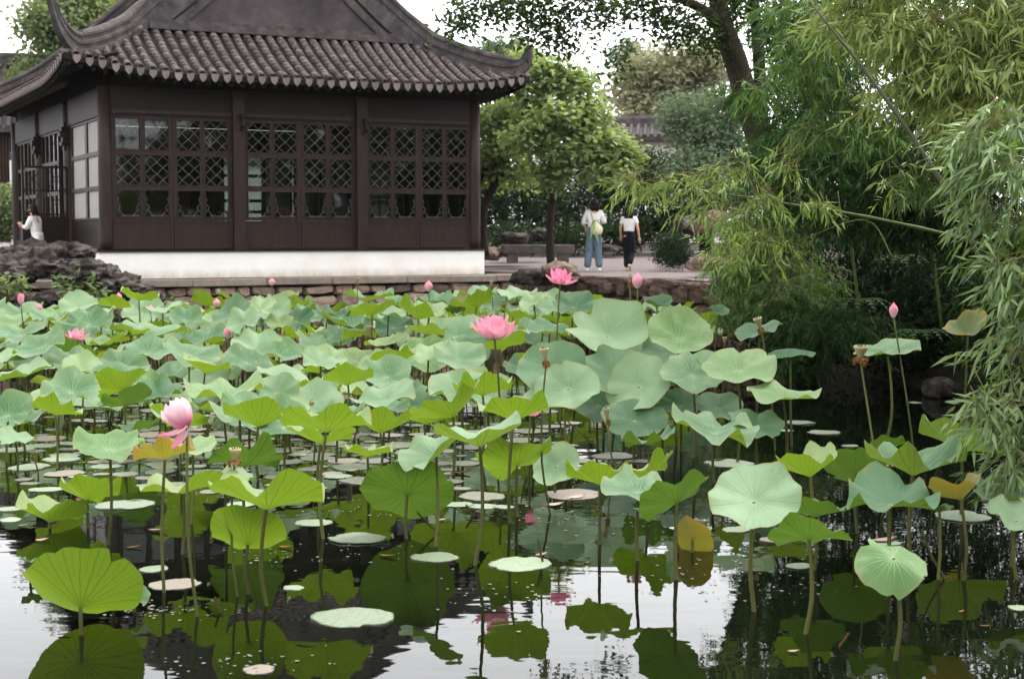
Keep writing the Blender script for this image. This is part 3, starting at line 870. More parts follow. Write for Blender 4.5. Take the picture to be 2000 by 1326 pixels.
# window leaves: frame, muntins, twelve glass panes a bay with wavy diamond lattice
LW, LZ0, LZ1 = 1.19, PZ + .60, 4.46
rows_z = [(LZ1 - .07 - .615, LZ1 - .07), (LZ1 - .07 - .615 - .085 - .60, LZ1 - .07 - .615 - .085), (LZ0 + .05, LZ1 - .07 - .615 - .17 - .60)]
cols_x = [(.065, LW / 2 - .035), (LW / 2 + .035, LW - .065)]
fm = MB()
for x in (.0325, LW - .0325): fm.box((x, 0, (LZ0 + LZ1) / 2), (.065, .06, LZ1 - LZ0))
for (z0, z1) in ((LZ0, rows_z[2][0]), (rows_z[2][1], rows_z[1][0]), (rows_z[1][1], rows_z[0][0]), (rows_z[0][1], LZ1)):
    fm.box((LW / 2, 0, (z0 + z1) / 2), (LW - .13, .056, z1 - z0))
for (z0, z1) in rows_z: fm.box((LW / 2, 0, (z0 + z1) / 2), (.07, .05, z1 - z0))
frame_me = fm.mesh('window_frame'); frame_me.materials.append(M_['wood'])
# thin pale bead round every opening
bdm = MB()
for (z0, z1) in rows_z:
    for (x0, x1) in cols_x:
        t = .014
        for (cx, cz, sx, sz) in (((x0 + x1) / 2, z0 + t / 2, x1 - x0, t), ((x0 + x1) / 2, z1 - t / 2, x1 - x0, t), (x0 + t / 2, (z0 + z1) / 2, t, z1 - z0 - 2 * t), (x1 - t / 2, (z0 + z1) / 2, t, z1 - z0 - 2 * t)):
            bdm.box((cx, -.012, cz), (sx, .062, sz))
bead_me = bdm.mesh('glazing_bead'); bead_me.materials.append(M_['wood'])
PW, PH = cols_x[0][1] - cols_x[0][0], .60
pn = MB(); pn.box((PW / 2, .012, PH / 2), (PW - .004, .005, PH)); pane_me = pn.mesh('pane'); pane_me.materials.append(M_['glass'])
def clip_seg(p, q, x0, x1, z0, z1):
    t0, t1 = 0, 1; dx, dz = q[0] - p[0], q[1] - p[1]
    for (pp, qq) in ((-dx, p[0] - x0), (dx, x1 - p[0]), (-dz, p[1] - z0), (dz, z1 - p[1])):
        if abs(pp) < 1e-9:
            if qq < 0: return None
        else:
            r = qq / pp
            if pp < 0: t0 = max(t0, r)
            else: t1 = min(t1, r)
    if t0 >= t1: return None
    return (p[0] + t0 * dx, p[1] + t0 * dz), (p[0] + t1 * dx, p[1] + t1 * dz)
def lattice(kind):
    m = MB()
    def bar(p, q, y):
        s = clip_seg(p, q, .012, PW - .012, .012, PH - .012)
        if not s: return
        (x0, z0), (x1, z1) = s
        m.tube([(x0, y, z0), (x1, y, z1)], 0.0052, 4)
    if kind < 2:
        sp = PW / 2.0
        for sgn in (1, -1):
            for k in range(-4, 7):
                pts_ = []
                for i in range(13):
                    z = PH * i / 12
                    x = k * sp + sgn * z * (sp / (PH / 2.6)) + .007 * math.sin(i * 1.6 + k)
                    pts_.append((x, z))
                for i in range(12): bar(pts_[i], pts_[i + 1], -.004 if sgn > 0 else .004)
    else:
        for x in (0, PW):
            s = 1 if x == 0 else -1
            bar((x, .34), (x + s * .09, .22), -.004); bar((x + s * .09, .22), (x + s * .03, .12), 0); bar((x + s * .06, .17), (x + s * .17, .03), -.004)
            bar((x, .48), (x + s * .05, .40), 0); bar((x + s * .05, .40), (x, .30), 0)
        for k in range(5):
            bar((PW * (.2 + .15 * k), .02), (PW * (.275 + .15 * k), .055), 0); bar((PW * (.275 + .15 * k), .055), (PW * (.35 + .15 * k), .02), 0)
    me = m.mesh('lattice'); me.materials.append(M_['wire']); return me
LAT = [lattice(0), lattice(1), lattice(2)]
def window_leaf(parent, Mx, pane_mat=None, lat=True, name='window_leaf', bead=True):
    o = link(name, frame_me, None, parent, Mx)
    if bead: link('glazing_bead', bead_me, None, o)
    for ri, (z0, z1) in enumerate(rows_z):
        for (x0, x1) in cols_x:
            me = pane_me
            if pane_mat:
                me = PANES[pane_mat]
            sc = (z1 - z0) / PH
            link('pane', me, None, o, T(x0, 0, z0) @ S(1, 1, sc))
            if lat: link('lattice', LAT[ri], None, o, T(x0, 0, z0) @ S(1, 1, sc))
    return o
PANES = {}
pm2 = pane_me.copy(); pm2.materials.clear(); pm2.materials.append(M_['paper']); PANES['paper'] = pm2
def dado(Mx, L):
    m = MB(); m.box((L / 2, 0, PZ + .31), (L, .05, .56)); o = m.build('dado_panel', M_['wood'], pav, Mx)
    r2 = MB()
    for x in (.03, L - .03): r2.box((x, -.034, PZ + .31), (.05, .014, .56))
    for z in (PZ + .055, PZ + .565): r2.box((L / 2, -.034, z), (L - .11, .014, .05))
    r2.build('panel_moulding', M_['wood'], o)
for k in range(3):
    x0 = k * U / 3 + .13
    for q in range(2):
        window_leaf(pav, T(x0 + q * (LW + .008), 0, 0))
        dado(T(x0 + q * (LW + .008), 0.0, 0), LW)
# left wall: three bays of three leaves, the first bay papered, one leaf swung out
sx = (V / 3 - .28) / (3 * LW)
for k in range(3):
    for q in range(3):
        v0 = (k + 1) * V / 3 - .14 - q * (LW * sx)
        if k == 0:
            if q == 0: window_leaf(pav, T(.02, v0, 0) @ R(-90, 'Z') @ S(sx * 3, 1, 1), 'paper', False, bead=False)
            m = MB(); m.box((.02, v0 - LW * sx / 2, PZ + .31), (.05, LW * sx, .56)); m.build('dado_panel', M_['wood_dark'], pav)
            continue
        if k == 1 and q == 2: continue
        Mx = T(.02, v0, 0) @ R(-90, 'Z') @ S(sx, 1, 1)
        window_leaf(pav, Mx, 'paper' if k == 0 else None, False, bead=False)
        m = MB(); m.box((.02, v0 - LW * sx / 2, PZ + .31), (.05, LW * sx, .56)); m.build('dado_panel', M_['wood_dark'], pav)
# right wall and back wall leaves
for k in range(3):
    for q in range(3):
        v0 = k * V / 3 + .14 + q * (LW * sx)
        window_leaf(pav, T(U - .02, v0, 0) @ R(90, 'Z') @ S(sx, 1, 1), None, False, bead=False)
    m = MB(); m.box((U - .02, (k + .5) * V / 3, PZ + .31), (.05, V / 3 - .28, .56)); m.build('dado_panel', M_['wood_dark'], pav)
    for q in range(2):
        if k == 2: window_leaf(pav, T(k * U / 3 + .13 + q * (LW + .008), V, 0), None, False, bead=False)
        else:
            m = MB(); m.box((k * U / 3 + .13 + q * (LW + .008) + LW / 2, V, 3.43), (LW, .05, 2.06)); m.build('light_block_panel', M_['wood_dark'], pav)  # solid back bays added to block light and darken the room
    m = MB(); m.box(((k + .5) * U / 3, V, PZ + .31), (U / 3 - .27, .05, .56)); m.build('dado_panel', M_['wood_dark'], pav)
# casement swung open across the left side
oc = MB()
for x in (.02, .44, .50, .93): oc.box((x, 0, 2.72), (.045, .045, 1.72))
for z in (1.88, 2.55, 3.56): oc.box((.475, 0, z), (.86, .04, .045))
oc.box((.475, 0, 2.2), (.9, .02, .62))
oc.box((.475, 0, 3.06), (.86, .035, .03))
for (x0, x1) in ((.04, .42), (.52, .91)):
    for (z0, z1) in ((2.58, 3.05), (3.07, 3.54)):
        oc.tube([(x0, 0, z0), (x1, 0, z1)], .012, 4); oc.tube([(x0, 0, z1), (x1, 0, z0)], .012, 4)
oc.build('open_casement', M_['wood_dark'], pav, T(-1.02, V / 3 - .1, 0))
# ceiling keeps the room dim
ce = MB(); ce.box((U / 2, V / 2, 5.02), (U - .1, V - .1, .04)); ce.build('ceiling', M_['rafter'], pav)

# things standing in the pavilion
def cabinet(u, v, w, h, label, matn='furniture', d=.5):
    e = empty('cabinet', (0, 0, 0), label, 'cabinet'); e.matrix_world = PAV @ T(u, v, PZ + .035)
    m = MB(); m.box((0, 0, h / 2 + .05), (w, d, h - .1)); m.box((0, 0, h + .01), (w + .08, d + .06, .04)); m.build('body', M_[matn], e)
    for s in (-1, 1):
        q = MB(); q.box((s * w / 4, -d / 2 - .012, h / 2 + .04), (w / 2 - .05, .02, h - .22)); q.build('door', M_[matn], e)
    for sx_ in (-1, 1):
        for sy in (-1, 1):
            q = MB(); q.box((sx_ * (w / 2 - .04), sy * (d / 2 - .04), 0), (.06, .06, .1)); q.build('foot', M_[matn], e)
    return e
def screen(u, v, w, h, label, matn='screen'):
    e = empty('folding_screen', (0, 0, 0), label, 'screen'); e.matrix_world = PAV @ T(u, v, PZ + .035)
    n = 3
    for i in range(n):
        q = MB(); q.box((0, 0, h / 2 + .05), (w / n - .03, .03, h)); o = q.build('screen_panel', M_[matn], e, T((i - 1) * w / n, 0, 0) @ R(12 if i % 2 else -12, 'Z'))
        f = MB()
        for x in (-w / n / 2 + .03, w / n / 2 - .03): f.box((x, -.02, h / 2 + .04), (.05, .045, h + .08))
        for z in (.06, h * .35, h + .05): f.box((0, -.02, z), (w / n - .11, .04, .06))
        f.build('screen_frame', M_['furniture'], o)
    return e
cabinet(1.35, 3.2, .9, 1.1, 'reddish wooden cabinet behind the leftmost front windows')
cabinet(2.35, 4.4, .8, 1.6, 'tall rosewood cabinet seen through the windows beside the first post')
screen(5.3, 3.6, 2.0, 2.1, 'grey panelled screen with brown foot behind the second post')
e = empty('table', (0, 0, 0), 'low dark table inside the pavilion under the middle windows', 'table'); e.matrix_world = PAV @ T(3.9, 3.0, PZ + .035)
m = MB(); m.box((0, 0, .78), (1.5, .7, .06)); m.build('tabletop', M_['furniture'], e)
for a in (-.68, .68):
    for b_ in (-.29, .29):
        m = MB(); m.box((a, b_, .37), (.07, .07, .75)); m.build('leg', M_['furniture'], e)

# white garden wall and hall beyond the pavilion, seen through its glass
def garden_wall(Mx, L, hh, label):
    e = empty('garden_wall', (0, 0, 0), label, 'wall'); e.matrix_world = Mx
    m = MB(); m.box((L / 2, 0, hh / 2), (L, .3, hh)); m.build('wall_face', M_['plaster'], e)
    m = MB(); m.sweep([(0, 0, hh), (L, 0, hh)], [(-.3, 0), (.3, 0), (.22, .14), (.06, .26), (-.06, .26), (-.22, .14)]); m.build('tile_coping', M_['ridge'], e)
    return e
garden_wall(PAV @ T(1.0, 19.0, 1.2), 9.5, 3.2, 'white garden wall glimpsed through the middle pavilion windows')
# ------------------------------------------------------------------ foliage builders
nrg = np.random.default_rng(11)
def leaf_mesh(name, pos, dirs, nrm, length, width, shape='lance'):
    """pos dirs nrm: (N,3); every leaf a small folded blade, all in one mesh"""
    N = len(pos)
    d = dirs / (np.linalg.norm(dirs, axis=1, keepdims=True) + 1e-9)
    s = np.cross(d, nrm); s /= (np.linalg.norm(s, axis=1, keepdims=True) + 1e-9)
    n = np.cross(s, d)
    L = length[:, None]; W = width[:, None]
    if shape == 'lance':      # base, two shoulders, spine point, tip
        v = np.stack([pos, pos + d * L * .32 + s * W * .5 + n * W * .12, pos + d * L * .36 - n * L * .01, pos + d * L * .32 - s * W * .5 + n * W * .12,
                      pos + d * L - n * L * .10], axis=1)
        f = np.array([[0, 1, 2], [0, 2, 3], [1, 4, 2], [2, 4, 3]])
        nv = 5
    else:
        v = np.stack([pos, pos + d * L * .5 + s * W * .5 + n * W * .1, pos + d * L, pos + d * L * .5 - s * W * .5 + n * W * .1], axis=1)
        f = np.array([[0, 1, 2], [0, 2, 3]])
        nv = 4
    verts = v.reshape(-1, 3).astype(np.float32)
    faces = (f[None] + (np.arange(N) * nv)[:, None, None]).reshape(-1, 3).astype(np.int32)
    me = bpy.data.meshes.new(name)
    me.vertices.add(len(verts)); me.vertices.foreach_set('co', verts.ravel())
    me.loops.add(faces.size); me.loops.foreach_set('vertex_index', faces.ravel())
    me.polygons.add(len(faces)); me.polygons.foreach_set('loop_start', np.arange(0, faces.size, 3, dtype=np.int32))
    me.polygons.foreach_set('loop_total', np.full(len(faces), 3, dtype=np.int32))
    me.update(calc_edges=True)
    return me
def unit(n):
    v = nrg.normal(size=(n, 3)); return v / np.linalg.norm(v, axis=1, keepdims=True)
def crown_points(blobs, n, shell=0.55, lump=0.28):
    """clump centres through lumpy ellipsoids, more towards the outside; blobs: (centre, radii)"""
    vol = np.array([b[1][0] * b[1][1] * b[1][2] for b in blobs]) ** (2 / 3)
    cnt = np.maximum(1, (n * vol / vol.sum()).astype(int))
    out = []
    for (c, r), k in zip(blobs, cnt):
        u = unit(k)
        rad = (1 - nrg.random((k, 1)) ** 1.6 * (1 - shell * .6))
        ph = [lump * (noise.noise(Vector(q) * 2.2 + Vector(c)) ) for q in u]
        rad = rad * (1 + np.array(ph)[:, None])
        out.append(np.array(c)[None] + u * rad * np.array(r)[None])
    return np.concatenate(out)
def leaves_on(centres, per, spread, length, width, up=0.5, droop=0.25):
    N = len(centres) * per
    c = np.repeat(centres, per, axis=0)
    pos = c + nrg.normal(size=(N, 3)) * spread
    d = unit(N); d[:, 2] = d[:, 2] * .6 - droop
    n = unit(N) * (1 - up); n[:, 2] += up
    l = length * nrg.uniform(.7, 1.25, N); w = width * nrg.uniform(.75, 1.2, N)
    return pos, d, n, l, w
def limb_pts(a, b, sag=0.15, k=5):
    a, b = Vector(a), Vector(b)
    L = (b - a).length
    mid = [a.lerp(b, t) + Vector((rng.uniform(-1, 1), rng.uniform(-1, 1), rng.uniform(-.4, 1))) * L * sag * math.sin(math.pi * t) for t in np.linspace(0, 1, k)]
    return mid
def tree(loc, trunk, blobs, nclump, per, leaf, matn, label, cat='tree', group=None, bark='bark', limbs=True, name='tree', spread=.16, up=.5, droop=.25, twigs=0, shell=.55, lump=.28):
    """trunk: list of (x, y, z, r) in the world; blobs: crown ellipsoids in the world"""
    e = empty(name, loc, label, cat, group)
    off = Vector(loc)
    if trunk:
        tb = MB()
        for st in (trunk if isinstance(trunk[0][0], (list, tuple)) else [trunk]):
            p = spline([Vector(q[:3]) - off for q in st], 4)
            rr = list(np.interp(np.linspace(0, len(st) - 1, len(p)), range(len(st)), [q[3] for q in st]))
            tb.tube(p, rr, 8)
        tb.build('trunk', M_[bark], e, smooth=True)
    cen = crown_points(blobs, nclump, shell, lump)
    if trunk and limbs:
        lb = MB()
        st = trunk[0] if isinstance(trunk[0][0], (list, tuple)) else trunk
        top = Vector(st[-1][:3]); mid = Vector(st[-2][:3]); r0 = st[-1][3]
        for c, r in blobs:
            p = limb_pts((top.lerp(mid, rng.random()) - off), (Vector(c) - off), .12)
            lb.tube(p, list(np.linspace(r0 * .8, r0 * .3, len(p))), 5)
            for k in range(twigs):
                q = cen[rng.randrange(len(cen))]
                if (Vector(q) - Vector(c)).length < max(r) * 1.2:
                    p2 = limb_pts(p[-1 - rng.randrange(2)], Vector(q) - off, .15, 4)
                    lb.tube(p2, list(np.linspace(r0 * .28, r0 * .06, len(p2))), 4)
        lb.build('limb', M_[bark], e, smooth=True)
    pos, d, n, l, w = leaves_on(cen - np.array(off)[None], per, spread, leaf[0], leaf[1], up, droop)
    link('crown', leaf_mesh('crown', pos, d, n, l, w, 'broad'), M_[matn], e)
    return e
def blob(px, py, D, rx, ry, dep=None):
    """ellipsoid standing at depth D where the photograph shows a clump rx, ry pixels in half-width"""
    c = at_y(px, py, D)
    return (tuple(c), (rx / F * D, (dep if dep else rx / F * D), ry / F * D))

# ------------------------------------------------------------------ trees behind the pond
# broadleaf tree beside the pavilion with a straight stem
t1 = at_y(1076, 512, 36.0)
tree((t1.x, 36.0, t1.z), [(t1.x, 36, t1.z - .1, .10), (t1.x - .03, 36, t1.z + .8, .085), (t1.x + .05, 36.05, t1.z + 1.6, .075), (t1.x + .02, 36, t1.z + 2.3, .06)],
     [blob(1070, 150, 36.4, 50, 30), blob(1120, 170, 36.2, 46, 28), blob(1140, 215, 36, 46, 24), blob(1085, 225, 35.6, 60, 26), blob(1030, 190, 36.4, 40, 30), blob(1040, 265, 35.6, 55, 26), blob(1150, 265, 35.8, 55, 22), blob(1205, 290, 35.8, 48, 26), blob(1110, 300, 35.4, 55, 22), blob(1180, 330, 35.6, 50, 16), blob(1075, 340, 35.5, 40, 16), blob(1015, 130, 37, 40, 26), blob(1232, 310, 36, 22, 18)],
     470, 24, (.19, .115), 'f_maple', 'bright green broadleaf tree with a straight slim trunk behind the stone bench', group='garden trees', spread=.14, twigs=5, shell=.5, lump=.5, up=.65)
t2 = at_y(945, 492, 37.5)
tree((t2.x, 37.5, t2.z), [[(t2.x, 37.5, t2.z - .1, .14), (t2.x - .05, 37.5, t2.z + .7, .12), (t2.x + .12, 37.5, t2.z + 1.4, .10), (t2.x + .6, 37.4, t2.z + 2.1, .08)],
                          [(t2.x - .25, 37.6, t2.z - .1, .12), (t2.x - .3, 37.6, t2.z + 1.2, .09), (t2.x + .0, 37.5, t2.z + 2.0, .08), (t2.x + .5, 37.4, t2.z + 2.6, .05)]],
     [blob(955, 235, 37.5, 50, 30), blob(985, 290, 37.4, 50, 24), blob(945, 300, 38, 36, 26), blob(1000, 225, 37.8, 40, 36), blob(1010, 335, 37.4, 42, 20), blob(950, 345, 38, 34, 18)],
     230, 26, (.16, .095), 'f_maple', 'leafy tree with two curved dark trunks against the pavilion corner', group='garden trees', spread=.16, twigs=7)
# tall camphor behind the pavilion roof
t3 = at_y(150, 300, 50)
tree((t3.x, 50, 1.3), [(t3.x, 50, 1.2, .3), (t3.x + .2, 50, 5, .25), (t3.x, 50, 8, .2)],
     [blob(150, 60, 50, 95, 60), blob(230, 40, 50, 70, 50), blob(110, 130, 49.5, 70, 50), blob(60, 165, 49, 45, 26), blob(150, -20, 50.5, 80, 50), blob(85, 40, 49.5, 45, 40), blob(180, 130, 50, 80, 50)],
     620, 26, (.21, .12), 'f_camphor', 'rounded camphor tree rising behind the pavilion roof corner', group='garden trees', spread=.24, lump=.45)
# hazy trees beyond the grey roof
t4 = at_y(1300, 330, 62)
tree((t4.x, 62, 1.5), [(t4.x, 62, 1.4, .3), (t4.x, 62, 4.5, .24), (t4.x - .3, 62, 6.5, .16)],
     [blob(1300, 140, 62, 70, 45), blob(1240, 175, 62, 45, 45), blob(1370, 130, 62, 60, 50), blob(1260, 220, 61, 45, 22), blob(1330, 200, 62, 60, 30)],
     420, 22, (.26, .15), 'f_olive', 'pale olive tree standing beyond the grey tiled roof', group='garden trees', spread=.28, lump=.5, twigs=4)
t5 = at_y(1380, 400, 46)
tree((t5.x, 46, 1.6), [(t5.x, 46, 1.5, .22), (t5.x, 46, 3.5, .17), (t5.x + .1, 46, 5, .12)],
     [blob(1350, 230, 46, 60, 45), blob(1400, 280, 46, 70, 60), blob(1350, 330, 45, 75, 45), blob(1430, 220, 46.5, 50, 55), blob(1450, 330, 46, 60, 60), blob(1400, 390, 45, 90, 45)],
     600, 24, (.17, .09), 'f_far', 'dense bluish green tree between the far house and the bamboo', group='garden trees', spread=.2)
for (px, py, D, rx, ry, lb) in ((1225, 118, 66, 22, 34, 'small dark treetop peeping over the olive tree edge'), (985, 105, 60, 60, 26, 'low treetop just over the upturned roof corner')):
    c = at_y(px, py, D)
    tree((c.x, D, 1.4), [(c.x, D, 1.3, .2), (c.x, D, 4, .15), (c.x, D, c.z - .3, .1)], [blob(px, py, D, rx, ry), blob(px + rx * .7, py + ry * .9, D, rx * .8, ry * .8)], 110, 22, (.24, .14), 'f_far', lb, group='garden trees', spread=.25)

# dark shrubbery closing the garden behind the path
hd = [blob(px, py, D, rx, ry, 1.0) for (px, py, D, rx, ry) in
      ((900, 440, 47, 60, 60), (960, 400, 46.5, 60, 70), (1030, 400, 46, 60, 60), (1100, 410, 45.5, 60, 55), (1170, 380, 46, 60, 60), (1230, 370, 46, 60, 50), (1290, 350, 47, 55, 45),
       (1000, 465, 44, 50, 26), (1110, 465, 44, 60, 26), (1200, 455, 44.5, 60, 30), (1260, 440, 45, 55, 40), (1330, 430, 45, 50, 45), (940, 350, 47, 50, 40), (1060, 350, 47, 60, 40), (1180, 320, 48, 50, 35), (1240, 315, 49, 45, 25))]
cen = crown_points(hd, 1900, .3)
hp = leaves_on(cen, 22, .16, .13, .075, .45)
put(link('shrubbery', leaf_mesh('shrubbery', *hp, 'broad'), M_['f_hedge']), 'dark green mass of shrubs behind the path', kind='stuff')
# green mound further back at the left edge of the pavilion
for (px, py, D, rx, ry, lb) in ((12, 410, 44, 34, 42, 'leafy green shrub below the brown hall at the pavilion end'),):
    c = at_y(px, 470, D)
    tree((c.x, D, c.z), None, [blob(px, py, D, rx, ry), blob(px - 30, py + 10, D, rx, ry), blob(px + 20, py + 30, D, rx * .6, ry * .6)], 260, 24, (.13, .06), 'f_camphor', lb, cat='shrub', name='shrub', spread=.14)
# clipped bush by the path
c = at_y(1312, 512, 35.5)
tree((c.x, 35.5, c.z), None, [blob(1312, 485, 35.5, 34, 32), blob(1312, 500, 35.5, 36, 20)], 260, 24, (.06, .03), 'f_hedge', 'small clipped round bush at the edge of the path', cat='bush', name='round_bush', spread=.07, lump=.1)

# the wood on the far side of the garden, behind the thicket and behind the viewer; its mirror image fills the panes
wd = [((x, y, 4.2 + 2 * noise.noise(Vector((x * .3, y * .3, 0)))), (3.6, 3.6, 4.6)) for (x, y) in ((24, 24), (25, 17), (26, 10), (27, 3), (28, -5), (30, -13), (26, -20), (18, -24), (9, -26), (0, -26), (-9, -26), (33, 18), (34, 4), (34, -8))]
cen = crown_points(wd, 1500, .5, .4)
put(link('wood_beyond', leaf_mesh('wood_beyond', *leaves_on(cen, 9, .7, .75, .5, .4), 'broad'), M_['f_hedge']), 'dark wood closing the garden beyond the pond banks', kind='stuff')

# ------------------------------------------------------------------ buildings beyond
def hall(Mx, L, wall_h, depth, roof_h, label, wood):
    e = empty('garden_hall', (0, 0, 0), label, 'house'); e.matrix_world = Mx
    m = MB(); m.box((L / 2, depth / 2, wall_h / 2), (L, depth, wall_h)); m.build('wall', M_['wood_dark' if wood else 'plaster'], e)
    if wood: m = MB(); m.box((L / 2, depth / 2, .28), (L + .1, depth + .1, .56)); m.build('plinth', M_['plaster'], e)
    rr = MB()
    n = 8
    for k in range(n + 1):
        t = k / n
        y = -.7 + t * (depth / 2 + .7); z = wall_h - .05 + roof_h * (t ** 1.25)
        for zz in (0, -.12): rr.v.append((-.4, y, z + zz)); rr.v.append((L + .4, y, z + zz))
    for k in range(n):
        a = k * 4
        rr.f += [(a, a + 1, a + 5, a + 4), (a + 2, a + 6, a + 7, a + 3), (a, a + 4, a + 6, a + 2), (a + 1, a + 3, a + 7, a + 5)]
    rr.f += [(0, 2, 3, 1)]
    x = -.35
    while x < L + .4:
        p = [(x, -.72 + t * (depth / 2 + .7), wall_h - .05 + roof_h * (t ** 1.25) + .03) for t in np.linspace(0, 1, 6)]
        rr.tube(p, .085, 5); x += .27
    rr.sweep([(-.4, depth / 2, wall_h + roof_h), (L + .4, depth / 2, wall_h + roof_h)], [(-.2, -.1), (.2, -.1), (.16, .2), (.08, .32), (-.08, .32), (-.16, .2)])
    rr.build('roof', M_['ridge'], e)
    if wood:
        x = .15
        while x < L - .8:
            w = MB()
            for xx in (.04, .86): w.box((xx, -.06, wall_h * .62), (.08, .08, wall_h * .66))
            for zz in (.3, .5, .74, .94): w.box((.45, -.06, wall_h * zz), (.74, .07, .08))
            f = w.build('window', M_['wood'], e, T(x, 0, 0))
            g = MB()
            for k in range(8): g.box((.12 + k * .094, -.045, wall_h * .62), (.035, .03, wall_h * .62))
            g.build('window_bars', M_['furniture'], f)
            g = MB(); g.box((.45, -.012, wall_h * .62), (.74, .02, wall_h * .63)); g.build('pane', M_['pot'], f)
            x += .98
    return e
c = at_y(1205, 330, 57)
hall(Matrix.Translation((c.x - 1.6, 57, 1.6)) @ R(-6, 'Z'), 5.6, 4.15, 4.4, .62, 'white walled house with a grey tiled roof far behind the trees', False)
c = at_y(-60, 360, 47)
hall(Matrix.Translation((c.x - 2.6, 47, 1.3)) @ R(14, 'Z'), 4.05, 4.15, 5, 2.3, 'brown latticed hall beyond the end of the pavilion', True)

# ------------------------------------------------------------------ stone bench, rocks
e = empty('stone_bench', tuple(at_y(1050, 514, 37.0)), 'long grey granite bench with block feet beside the slim tree', 'bench', rz=.06)
m = MB(); m.box((0, 0, .34), (1.76, .46, .22)); bm = bmesh.new(); bm.from_mesh(m.mesh('s')); bmesh.ops.bevel(bm, geom=bm.edges[:], offset=.02, segments=1, affect='EDGES')
me = bpy.data.meshes.new('seat'); bm.to_mesh(me); bm.free(); link('seat', me, M_['bench'], e)
for x in (-.62, .62):
    m = MB(); m.box((x, 0, .115), (.26, .38, .23)); m.build('leg', M_['bench'], e)

def rock(name, loc, size, seed, matn, label, rot=0, group=None, holes=.55, sub=4, cat='rock', base=None):
    bm = bmesh.new(); bmesh.ops.create_icosphere(bm, subdivisions=sub, radius=1.0)
    o3 = Vector((seed * 7.3, seed * 3.1, seed * 1.7))
    for v in bm.verts:
        p = v.co.copy()
        n1 = noise.noise(p * 1.2 + o3); n2 = noise.ridged_multi_fractal(p * 1.5 + o3, 1.0, 2.1, 4, 1.0, 2.0)
        vd = noise.voronoi(p * 2.3 + o3 + Vector((n1, n1, n1)) * .5)[0][0]; n3 = noise.noise(p * 5 + o3); n4 = noise.noise(p * 12 + o3)
        pit = max(0, .30 - vd) * 1.5
        k = 1 + .30 * n1 + holes * (.22 * (n2 - 1.1) - pit) + .15 * n3 + .08 * n4
        k = max(.35, k)
        v.co = Vector((p.x * k * size[0], p.y * k * size[1], p.z * k * size[2] if p.z > -.5 else -.5 * size[2] * k))
    me = bpy.data.meshes.new(name); bm.to_mesh(me); bm.free()
    me.polygons.foreach_set('use_smooth', [True] * len(me.polygons))
    o = link(name, me, M_[matn]); o.location = loc; o.rotation_euler = (0, 0, rot)
    return put(o, label, cat, group)
RK = [  # px, py, D, half width px, half height px, depth m, label
    (95, 520, 26.6, 75, 42, .7, 'craggy dark rock forming the peak of the rockery by the plinth'),
    (20, 535, 26.2, 52, 36, .7, 'dark rock with a pale knob at the outer end of the rockery'),
    (175, 540, 26.4, 62, 34, .6, 'ridged dark rock leaning against the white plinth corner'),
    (235, 565, 26.3, 52, 32, .6, 'low brown rock sloping down in front of the plinth'),
    (120, 592, 25.6, 60, 24, .6, 'flat grey slab rock lying low beside the peony leaves'),
    (40, 610, 25.6, 70, 34, .7, 'mossy black rock at the water under the rockery'),
    (180, 625, 25.7, 80, 34, .7, 'black hollowed rock at the waterline under the peony'),
    (228, 618, 25.2, 18, 32, .3, 'small upright dark stone behind the pair of pink buds'),
    (280, 585, 26.6, 40, 22, .5, 'dark boulder where the rockery meets the stone quay'),
    (62, 508, 27.2, 40, 36, .5, 'second dark crag just behind the rockery peak'),
    (140, 497, 27.0, 44, 24, .5, 'rounded dark crag on top of the rockery below the casement'),
    (25, 505, 27.4, 46, 26, .6, 'rough grey crag low behind the rockery end'),
]
for i, (px, py, D, rx, ry, dp, lb) in enumerate(RK):
    rock('rockery_rock', tuple(at_y(px, py, D)), (rx / F * D, dp, ry / F * D), i + 1, 'rock', lb, rng.uniform(-.5, .5), 'rocks of the waterside rockery', 1.0, 5)
RK2 = [
    (1002, 468, 40, 30, 16, .5, 'rock', 'brown boulder behind the stone bench under the dark shrubs'),
    (1055, 462, 40.5, 22, 18, .5, 'rock', 'dark boulder behind the slim trunk'),
    (955, 500, 38, 24, 16, .4, 'rock_brown', 'low grey boulder at the foot of the curved trunks'),
    (1000, 492, 38.2, 38, 12, .4, 'rock_brown', 'flat stone just behind the granite bench'),
    (1185, 487, 43, 28, 10, .4, 'rock', 'dark low stone at the far side of the path between the walkers'),
    (1040, 545, 31.2, 44, 22, .5, 'rock', 'dark rounded boulder on the quay beneath the deep pink lotus'),
    (1095, 530, 30.6, 34, 18, .4, 'rock_brown', 'brown mossy boulder on the quay edge behind the deep pink lotus'),
    (1376, 518, 30.5, 26, 20, .5, 'rock_brown', 'square brown rock standing by the round bush'),
    (1335, 445, 37, 24, 22, .5, 'rock', 'pale pitted rock behind the round bush'),
    (1390, 440, 35, 36, 28, .6, 'rock_brown', 'pinkish rock half hidden by the bent bamboo'),
    (1470, 455, 31, 44, 26, .7, 'rock_brown', 'large pinkish rock under the bent bamboo culm'),
    (1545, 480, 30, 50, 40, .7, 'rock_brown', 'brown rock in the shade behind the thicket edge'),
    (1738, 470, 25, 44, 34, .6, 'rock_brown', 'reddish rock showing through the dark thicket'),
    (1428, 560, 26.5, 44, 34, .5, 'rock', 'dark boulder where the quay meets the thicket'),
    (1835, 760, 19.8, 30, 26, .3, 'rock', 'grey stone at the waterline below the dark thicket'),
    (1885, 372, 20, 36, 44, .5, 'rock_brown', 'upright brown rock deep in the thicket near the leaning culm'),
]
for i, (px, py, D, rx, ry, dp, mt, lb) in enumerate(RK2):
    rock('boulder', tuple(at_y(px, py, D)), (rx / F * D, dp, ry / F * D), i + 31, mt, lb, rng.uniform(-.5, .5), 'garden boulders', .4, 4)
